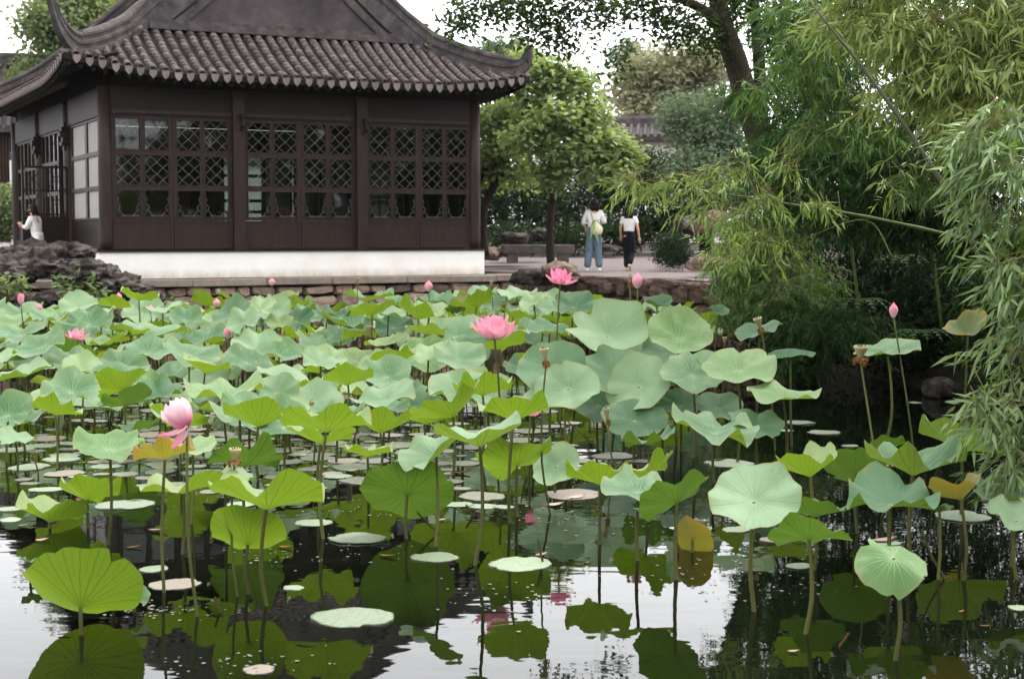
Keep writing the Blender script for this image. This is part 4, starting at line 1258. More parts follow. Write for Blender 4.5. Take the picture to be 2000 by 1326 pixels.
# peony-like plant among the rocks
def rosette(px, py, D, n, spread, label, name='leafy_plant', leaf=(.17, .08), mt='f_peony'):
    c = at_y(px, py, D)
    e = empty(name, (c.x, D, c.z), label, 'plant')
    st = MB(); P = []
    for k in range(n):
        q = Vector((rng.uniform(-1, 1) * spread, rng.uniform(-.5, .2) * spread, rng.uniform(-.1, .75) * spread))
        st.tube([Vector((0, 0, -spread * .6)), q * .55 + Vector((0, 0, -.02)), q], [.008, .006, .004], 4); P.append(q)
    st.build('stem', M_['stalk'], e)
    pos, d, n_, l, w = leaves_on(np.array(P), 9, .06, leaf[0], leaf[1], .75, .1)
    link('foliage', leaf_mesh('foliage', pos, d, n_, l, w, 'broad'), M_[mt], e)
rosette(158, 575, 25.0, 22, .36, 'pale green leafy plant growing out of the rockery')
rosette(14, 570, 25.2, 16, .32, 'dull green leafy plant on the mossy outer rock', mt='f_camphor')
rosette(165, 610, 24.8, 9, .22, 'yellowish small sprig beneath the pale leafy plant')
rosette(108, 625, 24.9, 7, .2, 'thin weed with yellow green leaves before the black rock', leaf=(.1, .045))

# ------------------------------------------------------------------ bamboo
def sprays(centres, per, tw, length, width, flow):
    """a drooping twig at each centre with blades fanned along it"""
    N = len(centres)
    az = nrg.uniform(0, 2 * np.pi, N)
    tdir = np.stack([np.cos(az), np.sin(az), nrg.uniform(-.6, .35, N)], 1) + np.array(flow)[None]
    tdir /= np.linalg.norm(tdir, axis=1, keepdims=True)
    k = np.tile(np.linspace(.1, 1, per), N)
    c = np.repeat(centres, per, 0); td = np.repeat(tdir, per, 0)
    pos = c + td * (k * tw)[:, None] - np.array([0, 0, 1])[None] * (k ** 2 * tw * .25)[:, None]
    d = td * .75 + unit(N * per) * .55; d[:, 2] -= nrg.uniform(.0, 1.1, N * per)
    n = unit(N * per) * .5; n[:, 2] += .55; n[:, 1] -= .25
    return pos, d, n, length * nrg.uniform(.6, 1.2, N * per), width * nrg.uniform(.75, 1.2, N * per), tdir
leaf_single = {}
def bamboo(label, culms, blobs, n, per, leaf, matn, tw=.28, flow=(0, 0, -.1), culm='culm', single=0, twig_every=3, shell=.2, group='bamboo plants of the waterside thicket'):
    base = culms[0][0]
    b0 = at_y(base[0], base[1], base[2])
    e = empty('bamboo', tuple(b0), label, 'bamboo', group)
    off = np.array(b0)
    for cu in culms:
        p = spline([at_y(q[0], q[1], q[2]) - b0 for q in cu], 6)
        rr = list(np.interp(np.linspace(0, len(cu) - 1, len(p)), range(len(cu)), [q[3] for q in cu]))
        m = MB(); m.tube(p, [r * (1.25 if i % 3 == 0 else 1.0) for i, r in enumerate(rr)], 6)
        m.build('culm', M_[culm], e, smooth=True)
    cen = crown_points([blob(*b) for b in blobs], n, shell, .35) - off[None]
    pos, d, nn, l, w, td = sprays(cen, per, tw, leaf[0], leaf[1], flow)
    if single:
        depth = pos[:, 1]; idx = np.argsort(depth)[:single]
        me = leaf_single.get(matn)
        if me is None:
            me = leaf_mesh('leaf', np.zeros((1, 3)), np.array([[1., 0, 0]]), np.array([[0., 0, 1]]), np.array([1.]), np.array([.17]))
            me.materials.append(M_[matn]); leaf_single[matn] = me
        for i in idx:
            x = Vector(d[i]).normalized(); s = x.cross(Vector(nn[i])).normalized(); z = s.cross(x)
            Mx = Matrix(((x.x, -s.x, z.x, pos[i, 0]), (x.y, -s.y, z.y, pos[i, 1]), (x.z, -s.z, z.z, pos[i, 2]), (0, 0, 0, 1)))
            link('leaf', me, None, e, Mx @ S(l[i], l[i], l[i]))
        keep = np.ones(len(pos), bool); keep[idx] = False
        pos, d, nn, l, w = pos[keep], d[keep], nn[keep], l[keep], w[keep]
    link('foliage', leaf_mesh('foliage', pos, d, nn, l, w), M_[matn], e, kind='stuff')
    tb = MB()
    cp = [Vector(v) for v in cen]
    for i in range(0, len(cen), twig_every):
        a = cp[i]; tb.tube([a - Vector(td[i]) * tw * .6 + Vector((0, 0, .03)), a, a + Vector(td[i]) * tw * .9 - Vector((0, 0, tw * .2))], [.004, .003, .0015], 3, False)
    tb.build('twigs', M_['twig_dark' if matn in ('f_bam', 'f_bush_shade', 'f_bam_shade') else 'twig'], e, kind='stuff')
    return e
# tall dark plants of the thicket, back to front
bamboo('tall dark bamboo at the thicket edge beside the big leaning trunk', [[(1560, 560, 22, .02), (1540, 300, 22, .018), (1490, 60, 21.5, .012)]],
       [(1570, 120, 21, 70, 80), (1545, 220, 21, 60, 60), (1600, 60, 21.5, 90, 80), (1560, 290, 21, 70, 60), (1530, 40, 21, 40, 40), (1455, 185, 20.5, 45, 30), (1500, 300, 21, 40, 30)], 1150, 9, (.17, .024), 'f_bam', .3)
bamboo('dark bamboo whose leaves fill the shade above the bent culm', [[(1680, 620, 21, .02), (1640, 300, 21, .018), (1600, -60, 20.5, .012)]],
       [(1620, 150, 20, 110, 100), (1600, 280, 20, 110, 80), (1690, 300, 19.5, 120, 90), (1540, 360, 20.5, 110, 70), (1640, 400, 20.5, 110, 60)], 1700, 9, (.17, .024), 'f_bam', .3)
bamboo('dark bamboo behind the long leaning grey culm', [[(1840, 640, 20, .02), (1800, 300, 20, .018), (1780, -100, 19.5, .012)]],
       [(1760, 330, 19, 110, 90), (1830, 420, 19, 120, 90), (1720, 420, 19.5, 100, 60), (1900, 330, 19, 110, 120), (1950, 480, 18.5, 110, 140), (2100, 380, 18, 120, 170), (2250, 300, 17, 130, 200), (2260, 560, 17, 120, 130), (2080, 120, 18, 120, 130)], 2600, 9, (.17, .024), 'f_bam_shade', .3)
bamboo('low bushy bamboo spilling from the bank beside the quay', [[(1500, 640, 23, .015), (1470, 560, 22.5, .012), (1430, 470, 22, .008)]],
       [(1450, 520, 22, 70, 60), (1500, 590, 22, 90, 60), (1440, 600, 22.5, 50, 40), (1560, 560, 21.5, 90, 70), (1480, 450, 22, 90, 40)], 1700, 9, (.12, .017), 'f_bam_m', .25)
bamboo('dark low bamboo hanging to the water before the thicket', [[(1640, 700, 21, .015), (1600, 620, 20.5, .012), (1560, 560, 20, .008)]],
       [(1600, 640, 20.5, 100, 60), (1560, 690, 20.5, 80, 40), (1690, 640, 20.8, 90, 50), (1540, 640, 21, 60, 50)], 900, 9, (.16, .022), 'f_bam_shade', .28, flow=(-.3, -.2, -.3))
bamboo('shaded bamboo at the back of the dark hollow', [[(1760, 700, 23, .018), (1740, 500, 23, .015), (1720, 250, 23, .01)]],
       [(1720, 560, 22.5, 160, 110), (1820, 600, 21.5, 130, 110), (1700, 450, 23, 150, 90), (1900, 560, 21.5, 120, 150)], 1300, 9, (.18, .026), 'f_bush_shade', .3)
# what rises above the frame; it shades the hollow and darkens the mirror
bamboo('topmost dark bamboo crown arching above the thicket', [[(1860, 640, 21.5, .025), (1850, 0, 21.5, .022), (1800, -560, 21, .012)]],
       [(1560, -90, 21, 130, 110), (1700, -160, 21, 170, 160), (1860, -200, 20.5, 190, 200), (1640, -330, 21, 150, 140), (1820, -420, 21, 200, 170), (2020, -260, 20, 160, 280), (1560, -240, 21.5, 80, 80)], 3000, 8, (.2, .034), 'f_bam', .35)
bamboo('bamboo with a long grey culm leaning across the dark leaves', [[(2105, 890, 12.8, .02), (1990, 690, 12.5, .018), (1880, 430, 12.3, .018), (1790, 280, 12.2, .016), (1690, 140, 12.2, .013), (1610, 40, 12.2, .008), (1560, -30, 12.4, .005)]],
       [(1600, 70, 16.5, 80, 50), (1570, 150, 16.8, 60, 50), (1660, 190, 16.8, 60, 60), (1560, 20, 16.5, 60, 40), (1720, 260, 16.8, 60, 40), (1600, 250, 17, 60, 40), (1480, 170, 17, 40, 24), (1800, 360, 17.2, 60, 40)], 420, 9, (.17, .022), 'f_bam_m', .28, culm='culm_grey')
bamboo('deep green bamboo backing the yellow green one in the top corner', [[(2100, 500, 17, .02), (1980, 100, 17, .016), (1900, -120, 17, .008)]],
       [(1780, 60, 17, 110, 90), (1900, 120, 17, 120, 100), (1980, 20, 17, 110, 90), (1850, 210, 17, 100, 70), (1980, 220, 16.5, 90, 100), (1700, -20, 17.3, 90, 60)], 1200, 9, (.18, .028), 'f_bam', .3)
# yellow-green plant along the top
bamboo('yellow green bamboo arching in from the top corner', [[(2560, 730, 13, .022), (2400, 150, 13, .020), (2150, -30, 12.9, .014), (1900, 40, 12.8, .009), (1680, 30, 12.8, .005)], [(2580, 740, 13, .02), (2350, 250, 13, .016), (2100, 110, 12.9, .010), (1950, 150, 12.8, .006), (1760, 200, 12.7, .004)]],
       [(1700, 40, 12.8, 95, 50), (1800, 70, 12.8, 110, 60), (1900, 40, 12.8, 110, 60), (1980, 120, 12.6, 90, 80), (1840, 150, 12.7, 90, 60), (1760, 170, 12.8, 50, 50), (1880, 220, 12.6, 70, 50), (2000, 20, 12.8, 90, 70), (1700, -60, 13, 110, 60), (1900, -90, 13, 160, 80), (2150, 40, 12.9, 120, 100), (2180, 200, 12.9, 120, 90), (2330, 200, 13, 110, 130)], 1350, 8, (.175, .025), 'f_bam_y', .3, flow=(-.35, -.1, -.15), single=120, twig_every=1)
# grey-green near plant hanging down the side of the picture
bamboo('near grey green bamboo whose drooping leaves sweep the water', [[(2830, 860, 10.5, .022), (2620, 260, 10.4, .020), (2330, 90, 10.3, .014), (2080, 190, 10.2, .008), (1950, 280, 10.2, .004)], [(2840, 870, 10.5, .020), (2520, 480, 10.4, .015), (2230, 430, 10.2, .009), (2060, 520, 10, .006), (1960, 640, 9.9, .003)], [(2850, 880, 10.4, .018), (2500, 660, 10.2, .012), (2230, 640, 10, .008), (2060, 740, 9.9, .005), (1950, 860, 9.8, .003)]],
       [(1970, 230, 10.3, 80, 50), (1960, 320, 10.2, 90, 50), (1915, 270, 10.2, 60, 30), (1990, 430, 10.2, 60, 70), (1930, 400, 10.3, 36, 40), (1990, 560, 10, 50, 70), (1960, 520, 10, 40, 30), (1985, 680, 10, 46, 70), (1975, 780, 9.9, 50, 60), (1945, 810, 9.8, 50, 50), (2000, 870, 9.8, 46, 70), (1920, 770, 9.8, 26, 40), (1975, 915, 9.8, 40, 24), (2060, 600, 10, 60, 240), (2150, 350, 10.2, 110, 120), (2200, 600, 10.1, 120, 130), (2330, 300, 10.3, 120, 160), (2350, 620, 10.2, 120, 140), (2520, 450, 10.3, 130, 220)], 1150, 8, (.155, .024), 'f_bam_g', .26, flow=(-.4, -.1, -.2), single=170, twig_every=2)
# long green culm bent over the path, with upright shoots
bc = [(1960, 500, 14.2, .017), (1880, 466, 14, .016), (1700, 425, 14, .013), (1560, 402, 14, .011), (1400, 378, 14, .008), (1270, 372, 14, .005), (1175, 392, 14, .003)]
bamboo('green bamboo culm bent level across the path with feathery shoots', [bc, [(1745, 505, 14, .007), (1690, 430, 14, .007), (1560, 470, 14, .003)], [(1440, 385, 14, .006), (1445, 330, 14, .004), (1435, 285, 14, .002)], [(1545, 400, 14, .006), (1540, 340, 14, .004), (1530, 280, 14, .002)], [(1745, 436, 14, .006), (1740, 360, 14, .004), (1735, 290, 14, .002)]],
       [(1225, 352, 14, 45, 20), (1280, 362, 14, 50, 24), (1340, 350, 14, 50, 28), (1400, 345, 14, 50, 40), (1440, 310, 14, 24, 36), (1370, 400, 14, 40, 20), (1430, 410, 14.1, 50, 30), (1500, 380, 14, 50, 34), (1535, 320, 14, 34, 44), (1600, 392, 14, 50, 22), (1160, 430, 14, 10, 26), (1420, 480, 14.5, 50, 40), (1490, 470, 14.3, 50, 30), (1740, 350, 14, 22, 44)], 230, 7, (.135, .018), 'f_bam_l', .22, flow=(-.35, 0, -.12), single=60, twig_every=1)
# undergrowth and ferns on the dark bank
ug = [blob(px, py, D, rx, ry, .8) for (px, py, D, rx, ry) in ((1560, 640, 22, 90, 60), (1660, 660, 21.8, 90, 60), (1760, 650, 21.5, 100, 70), (1850, 640, 21, 90, 90), (1930, 650, 20, 80, 110), (1480, 640, 23.5, 60, 40), (1780, 560, 22.5, 140, 90), (1620, 560, 23, 120, 80), (1880, 470, 22.5, 120, 110), (1950, 760, 18.5, 60, 50), (2050, 700, 18, 80, 160), (1500, 500, 26, 110, 70), (1600, 420, 26, 140, 90), (1720, 340, 26, 180, 130), (1900, 250, 25, 200, 160))]
ug += [((x, y, .7 + .25 * math.sin(x * 3 + y)), (1.1, 1.3, .8)) for x, y in ((6.6, 17), (6.3, 14.5), (6.4, 12), (6.2, 9.5), (6.3, 7), (6.6, 4.5), (8.2, 15.5), (8.3, 12.5), (8.1, 9.5), (8.3, 6.5), (8.4, 18.5), (10, 20.5), (10.2, 16.5), (10.2, 12), (10.2, 8))]
cen = crown_points(ug, 3600, .2)
put(link('undergrowth', leaf_mesh('undergrowth', *leaves_on(cen, 20, .15, .11, .045, .5), 'broad'), M_['f_bush_shade']), 'dark undergrowth covering the thicket bank', kind='stuff')
def fern(px, py, D, label, n=7, L=.55):
    c = at_y(px, py, D); e = empty('fern', tuple(c), label, 'fern', 'ferns on the dark bank')
    for k in range(n):
        a = -math.pi / 2 + (k - n / 2) * .42
        m = MB(); P = [Vector((math.cos(a) * L * t, math.sin(a) * L * t * .6, L * (.55 * t - .75 * t * t))) for t in np.linspace(0, 1, 9)]
        m.tube(P, .004, 3)
        for i in range(1, 8):
            t = (P[i + 1] - P[i - 1]).normalized(); s = t.cross(Vector((0, 0, 1))).normalized(); ll = L * .28 * (1 - (i / 8.5) ** 1.5)
            for sg in (-1, 1):
                q = P[i] + s * sg * ll + t * ll * .4
                m.add([P[i] - t * .014, P[i] + t * .016, q + t * .004, q], [(0, 1, 2, 3)])
        m.build('frond', M_['f_bam'], e)
fern(1680, 590, 20.2, 'arching green fern at the middle of the dark bank')
fern(1800, 650, 19.9, 'broad fern close to the water below the thicket', 8, .5)
fern(1760, 505, 21, 'upper fern in the shade under the reddish rock', 6, .5)

# ------------------------------------------------------------------ great tree leaning over the pond
e0 = at_y(1530, 560, 25.5)
tk = [(1540, 560, 25.5, .24), (1500, 330, 25.2, .21), (1468, 230, 25, .20), (1437, 120, 24.8, .19), (1408, 40, 24.6, .17), (1400, -40, 24.6, .13)]
tree(tuple(e0), [[(*at_y(q[0], q[1], q[2]), q[3]) for q in tk],
                 [(*at_y(1415, 55, 24.6), .10), (*at_y(1370, 18, 24.2), .085), (*at_y(1300, -10, 23.8), .06), (*at_y(1180, -30, 23.4), .045), (*at_y(1050, -25, 23), .03), (*at_y(940, 20, 22.6), .012)],
                 [(*at_y(1490, 260, 25.1), .11), (*at_y(1478, 60, 25), .10), (*at_y(1460, -80, 25), .08)],
                 [(*at_y(1180, -30, 23.4), .02), (*at_y(1120, 20, 23.2), .013), (*at_y(1080, 60, 23), .007)],
                 [(*at_y(1300, -8, 23.8), .02), (*at_y(1240, 20, 23.4), .012), (*at_y(1180, 60, 23.2), .006)],
                 [(*at_y(1385, 20, 24.2), .03), (*at_y(1330, 40, 24), .014), (*at_y(1290, 50, 24), .006)]],
     [blob(905, 35, 22.6, 40, 52), blob(960, 10, 22.7, 60, 30), blob(1060, 50, 23, 60, 42), blob(1095, 85, 23, 45, 20), blob(1150, 20, 23.2, 70, 30), blob(1020, 0, 22.9, 70, 24), blob(1230, 10, 23.5, 70, 24), blob(1300, 30, 23.8, 50, 26), blob(1340, 60, 24, 50, 30), blob(1385, 90, 24.4, 32, 50), blob(1200, 120, 23.6, 26, 24), blob(1440, 10, 25, 60, 50), blob(1500, 60, 25.3, 50, 80), blob(1390, -40, 24.6, 90, 40), blob(1270, -40, 23.8, 80, 24), blob(1100, -45, 23.2, 90, 24)],
     560, 17, (.105, .055), 'f_over', 'great old tree leaning over the path, its leafy limb reaching the roof tip', name='tree', group='garden trees', bark='bark_pale', limbs=False, spread=.15, shell=.25, lump=.5)

# ------------------------------------------------------------------ people
def skin_obj(name, pts, edges, radii, matn, parent, sub=2):
    me = bpy.data.meshes.new(name); me.from_pydata([tuple(p) for p in pts], edges, [])
    o = link(name, me, M_[matn], parent)
    sk = o.modifiers.new('skin', 'SKIN'); sk.use_smooth_shade = True
    for i, r in enumerate(radii):
        v = me.skin_vertices[0].data[i]
        v.radius = r if isinstance(r, tuple) else (r, r); v.use_root = (i == 0)
    s = o.modifiers.new('subdivision', 'SUBSURF'); s.levels = sub; s.render_levels = sub
    return o
def ball(name, c, r, matn, parent, sc=(1, 1, 1)):
    m = MB(); m.lathe([(math.sin(math.pi * (i + .3) / 8.6), -math.cos(math.pi * (i + .3) / 8.6)) for i in range(9)], 14)
    return m.build(name, M_[matn], parent, T(*c) @ S(r * sc[0], r * sc[1], r * sc[2]), smooth=True)
def person(loc, label, h, face, legs, arms, shirt, trousers, shoe='cream', sleeve=.5, hair_long=.22, lean=0.0, bag=None, flare=1.0, turn=0):
    """a figure facing +Y (away from the pond) when face is 0; arms: elbow and hand points per side; legs: knee and ankle points"""
    e = empty('person', loc, label, 'person', rz=face)
    k = h / 1.65
    V3 = lambda *a: Vector(a) * k
    ln = lambda p: Vector((p.x, p.y + lean * max(0, p.z - .9 * k), p.z))
    pel, wai, che, nek = ln(V3(0, 0, .90)), ln(V3(0, .0, 1.05)), ln(V3(0, 0, 1.25)), ln(V3(0, 0, 1.40))
    head0, head1 = ln(V3(0, .01, 1.47)), ln(V3(0, .015, 1.55))
    sh = [ln(V3(s * .165, 0, 1.345)) for s in (-1, 1)]
    hp_ = [V3(s * .085, 0, .86) for s in (-1, 1)]
    A = [[ln(V3(*p)) for p in a] for a in arms]
    L = [[V3(*p) for p in a] for a in legs]
    pts = [pel, wai, che, nek, head0, head1] + sh + [A[0][0], A[0][1], A[1][0], A[1][1]] + hp_ + [L[0][0], L[0][1], L[1][0], L[1][1]]
    ed = [(0, 1), (1, 2), (2, 3), (3, 4), (4, 5), (2, 6), (2, 7), (6, 8), (8, 9), (7, 10), (10, 11), (0, 12), (0, 13), (12, 14), (14, 15), (13, 16), (16, 17)]
    ra = [.11, (.115, .085), (.13, .09), .05, .075, .085, .05, .05, .036, .026, .036, .026, .08, .08, .05, .035, .05, .035]
    skin_obj('body', pts, ed, [tuple(x * k for x in r) if isinstance(r, tuple) else r * k for r in ra], 'skin', e)
    # hands with fingers, just below the wrists
    for a in A:
        w = a[1]; dn = (a[1] - a[0]).normalized()
        m = MB(); side = dn.orthogonal().normalized()
        m.tube([w, w + dn * .05 * k, w + dn * .09 * k], [.024 * k, .034 * k, .03 * k], 8)
        for i in range(4):
            s = side * (i - 1.5) * .016 * k
            m.tube([w + dn * .08 * k + s, w + dn * (.115 + .008 * (1.5 - abs(i - 1.5))) * k + s, w + dn * (.145 + .012 * (1.5 - abs(i - 1.5))) * k + s * .8 + side.cross(dn) * .014 * k], [.009 * k, .0085 * k, .006 * k], 6)
        m.tube([w + dn * .03 * k + side * .025 * k, w + dn * .065 * k + side * .045 * k, w + dn * .09 * k + side * .042 * k], [.011 * k, .009 * k, .007 * k], 6)
        m.build('hand', M_['skin'], e, smooth=True)
    # face: nose, eyes, ears on the +Y side of the head
    fm_ = MB(); hc = head1 - Vector((0, 0, .01)) * k
    fm_.tube([hc + V3(0, .085, .015), hc + V3(0, .108, -.02)], [.009 * k, .016 * k], 6)
    for s in (-1, 1): fm_.tube([hc + V3(s * .085, .0, .02), hc + V3(s * .09, -.005, -.02)], [.016 * k, .012 * k], 6)
    fm_.build('face', M_['skin'], e, smooth=True)
    em = MB()
    for s in (-1, 1): em.tube([hc + V3(s * .022, .086, .018), hc + V3(s * .044, .082, .018)], .007 * k, 5)
    em.tube([hc + V3(-.02, .09, -.05), hc + V3(.02, .09, -.05)], .005 * k, 5)
    em.build('eyes_and_mouth', M_['hair'], e)
    hr = ball('hair', head1 + V3(0, -.018, .012), .104 * k, 'hair', e, (.95, 1.02, 1.12))
    m = MB()
    for s in np.linspace(-1, 1, 7):
        a0 = head1 + V3(s * .075, -.055, .02)
        m.tube([a0, a0 + V3(s * .02, -.03, -hair_long * .55), a0 + V3(s * .015, -.015, -hair_long)], [.034 * k, .036 * k, .012 * k], 6)
    m.build('hair_lengths', M_['hair'], e, smooth=True)
    # clothes a finger outside the body
    q = sleeve
    tp = [wai - V3(0, 0, .20), wai, che, nek - V3(0, 0, .035)] + sh + [sh[0].lerp(A[0][0], min(q, 1)), sh[1].lerp(A[1][0], min(q, 1))]
    te = [(0, 1), (1, 2), (2, 3), (2, 4), (2, 5), (4, 6), (5, 7)]
    tr_ = [(.150, .118), (.145, .11), (.16, .115), .07, .075, .075, .062, .062]
    if q > 1:
        tp += [A[0][0].lerp(A[0][1], q - 1), A[1][0].lerp(A[1][1], q - 1)]; te += [(6, 8), (7, 9)]; tr_ += [.045, .045]
    skin_obj('shirt', tp, te, [tuple(x * k for x in r) if isinstance(r, tuple) else r * k for r in tr_], shirt, e)
    gp = [pel + V3(0, 0, .13), pel] + hp_ + [L[0][0], L[0][1] - V3(0, 0, .01), L[1][0], L[1][1] - V3(0, 0, .01)]
    skin_obj('trousers', gp, [(0, 1), (1, 2), (1, 3), (2, 4), (4, 5), (3, 6), (6, 7)], [(.125 * k, .1 * k), (.14 * k, .115 * k), .105 * k, .105 * k, .080 * k * flare, .070 * k * flare, .080 * k * flare, .070 * k * flare], trousers, e)
    m = MB(); m.lathe([(.142, -.05), (.150, 0), (.140, .05), (.120, .055)], 16); m.build('waistband', M_[trousers], e, T(0, 0, .975 * k) @ S(k * 1.0, k * .80, k), smooth=True)
    for a in L:
        b = a[1]; m = MB(); up_ = .10 if b.z > .14 * k else 0
        m.tube([b + V3(0, -.06, -.045), b + V3(0, .02, -.05), b + V3(0, .10, -.06 - up_), b + V3(0, .16, -.068 - up_ * 1.2)], [.038 * k, .045 * k, .042 * k, .028 * k], 8)
        m.build('shoe', M_[shoe], e, smooth=True)
    if bag: bag(e, k, ln)
    return e
def shoulder_bag(e, k, ln):
    m = MB(); m.lathe([(.03, -.14), (.12, -.13), (.155, -.06), (.15, .04), (.11, .12), (.05, .15)], 14)
    o = m.build('bag', M_['cream'], e, T(.07 * k, -.20 * k, .97 * k) @ S(k * .9, k * .5, k * .9), smooth=True)
    m = MB(); m.tube(spline([(.03 * k, -.19 * k, 1.08 * k), (.0, -.15 * k, 1.22 * k), (-.06 * k, -.125 * k, 1.36 * k), (-.13 * k, -.02, 1.425 * k), (-.08 * k, .12 * k, 1.3 * k)], 4), .014 * k, 5); m.build('bag_strap', M_['cream'], e)
pz = lambda x, y: max(LAND, ground_z(x, y)) + .03
PD = 35.3
pl_ = at_y(1160, 526, PD); pr_ = at_y(1228, 524, PD + .5)
person((pl_.x, pl_.y, LAND + .03), 'person in loose white top and pale jeans carrying a cream bag', 1.67, -.12,
       [((-.115, .03, .47), (-.155, -.03, .085)), ((.085, .07, .47), (.125, .02, .085))], [((-.25, .02, 1.12), (-.20, .14, .98)), ((.24, -.02, 1.13), (.19, .18, 1.12))],
       'cloth_white', 'denim', 'cloth_white', 1.35, .20, .02, shoulder_bag, 1.25)
person((pr_.x, pr_.y, LAND + .03), 'person in short white shirt and dark trousers walking away', 1.51, -.22,
       [((-.075, .13, .47), (-.06, .07, .085)), ((.075, .06, .46), (.05, -.20, .19))], [((-.215, -.05, 1.10), (-.22, .06, .90)), ((.235, -.06, 1.10), (.27, -.02, .86))],
       'cloth_white', 'navy', 'cream', .62, .25, 0, None, 1.15)
p = at_y(74, 470, 31.7)
person((p.x, 31.7, LAND), 'person in white sleeves leaning on the rail at the pavilion end', 1.5, 1.35,
       [((-.09, .05, .47), (-.09, 0, .085)), ((.09, .08, .47), (.09, .03, .085))], [((-.22, .12, 1.12), (-.1, .30, 1.2)), ((.22, .12, 1.12), (.1, .32, 1.15))],
       'cloth_white', 'cloth_white', 'cream', 1.6, .16, .18)
p = at_y(150, 470, 35.4)
person((p.x, 35.4, 1.42), 'person in white blouse half hidden behind the papered windows', 1.46, 1.5,
       [((-.09, .05, .47), (-.09, 0, .085)), ((.09, .05, .47), (.09, .0, .085))], [((-.22, .02, 1.12), (-.2, .12, .95)), ((.22, .02, 1.12), (.2, .14, .95))],
       'cloth_white', 'navy', 'cream', 1.2, .2, .05)
# ------------------------------------------------------------------ lotus: leaves, flowers, pods
lr = random.Random(23)
def depth_of(by): return at_z(1000, by, 0).y
def blade_mesh(Rd, c, wave, fold, seed, nt=40, rr=(0, .055, .16, .3, .46, .62, .76, .88, 1.0), droop=0.0):
    wave *= 1.35; fold *= 1.5
    r_ = random.Random(seed)
    a1, a2, a3, a4, a5 = [r_.uniform(0, 6.283) for _ in range(5)]
    k1 = r_.choice((4, 5, 6)); k2 = k1 + r_.choice((2, 3)); k3 = r_.choice((9, 11, 13))
    tc = math.tan(math.radians(c))
    tears = [(r_.uniform(0, 6.283), r_.uniform(.05, .16), r_.uniform(.08, .26)) for _ in range(r_.choice((0, 0, 0, 1, 1, 2, 3)))]
    v, uvs = [], []
    for r in rr[1:]:
        for i in range(nt + 1):
            th = 2 * math.pi * i / nt
            rho = 1 + .045 * math.sin(2 * th + a1) + .03 * math.sin(3 * th + a2) + .012 * math.sin(k2 * th + a5)
            if tears:
                for tq, tw_, td_ in tears:
                    q = (th - tq + math.pi) % (2 * math.pi) - math.pi
                    rho -= td_ * math.exp(-(q / tw_) ** 2) * r ** 4
            for dn in (a3, a3 + math.pi):           # the two shallow notches of the rim
                q = (th - dn + math.pi) % (2 * math.pi) - math.pi
                rho -= .075 * math.exp(-(q / .12) ** 2) * r ** 3
            x = r * rho
            z = tc * (x ** 1.25) - droop * x ** 3.0
            z += wave * x ** 2.4 * (.75 * math.sin(k1 * th + a1) + .5 * math.sin(k2 * th + a2) + .22 * math.sin(k3 * th + a4) * x)
            z += fold * x * x * math.cos(2 * (th - a4))
            z -= .035 * max(0, .16 - r) / .16
            sh = 1 - .18 * abs(tc) * x
            v.append((x * math.cos(th) * sh * Rd, x * math.sin(th) * sh * Rd, z * Rd))
            uvs.append((i / nt, r))
    n1 = nt + 1; nr = len(rr) - 1
    v.append((0, 0, -.03 * Rd)); uvs.append((0, 0)); hub = len(v) - 1
    f = []
    for i in range(nt): f.append((hub, i, i + 1))
    for j in range(nr - 1):
        for i in range(nt):
            a = j * n1 + i
            f.append((a, a + n1, a + n1 + 1, a + 1))
    me = bpy.data.meshes.new('blade')
    me.from_pydata(v, [], f)
    ul = me.uv_layers.new(name='polar')
    li = np.empty(len(me.loops), np.int32); me.loops.foreach_get('vertex_index', li)
    uva = np.array(uvs, np.float32)[li]
    # hub corners take the angle of their face
    for p in me.polygons[:nt]:
        for l in p.loop_indices:
            if li[l] == hub: uva[l][0] = (p.index + .5) / nt
    ul.data.foreach_set('uv', uva.ravel())
    me.polygons.foreach_set('use_smooth', [True] * len(me.polygons))
    me.update()
    # flip so that the waxy face points up
    if me.polygons[0].normal.z < 0: me.flip_normals()
    return me
def stalk_mesh(base, top, rad, seed, bend=0.06, kink=None, name='stalk'):
    r_ = random.Random(seed)
    base, top = Vector(base), Vector(top); L = (top - base).length
    dx, dy = r_.uniform(-1, 1) * bend * L, r_.uniform(-1, 1) * bend * L
    b2 = base + Vector((0, 0, -.08))
    P = spline([b2, base, base.lerp(top, .35) + Vector((dx, dy, 0)), base.lerp(top, .72) + Vector((dx * .7, dy * .7, 0)), top], 3)
    m = MB(); m.tube(P, [rad * (1.12 - .30 * i / len(P)) for i in range(len(P))], 6)
    return m.mesh(name, True)

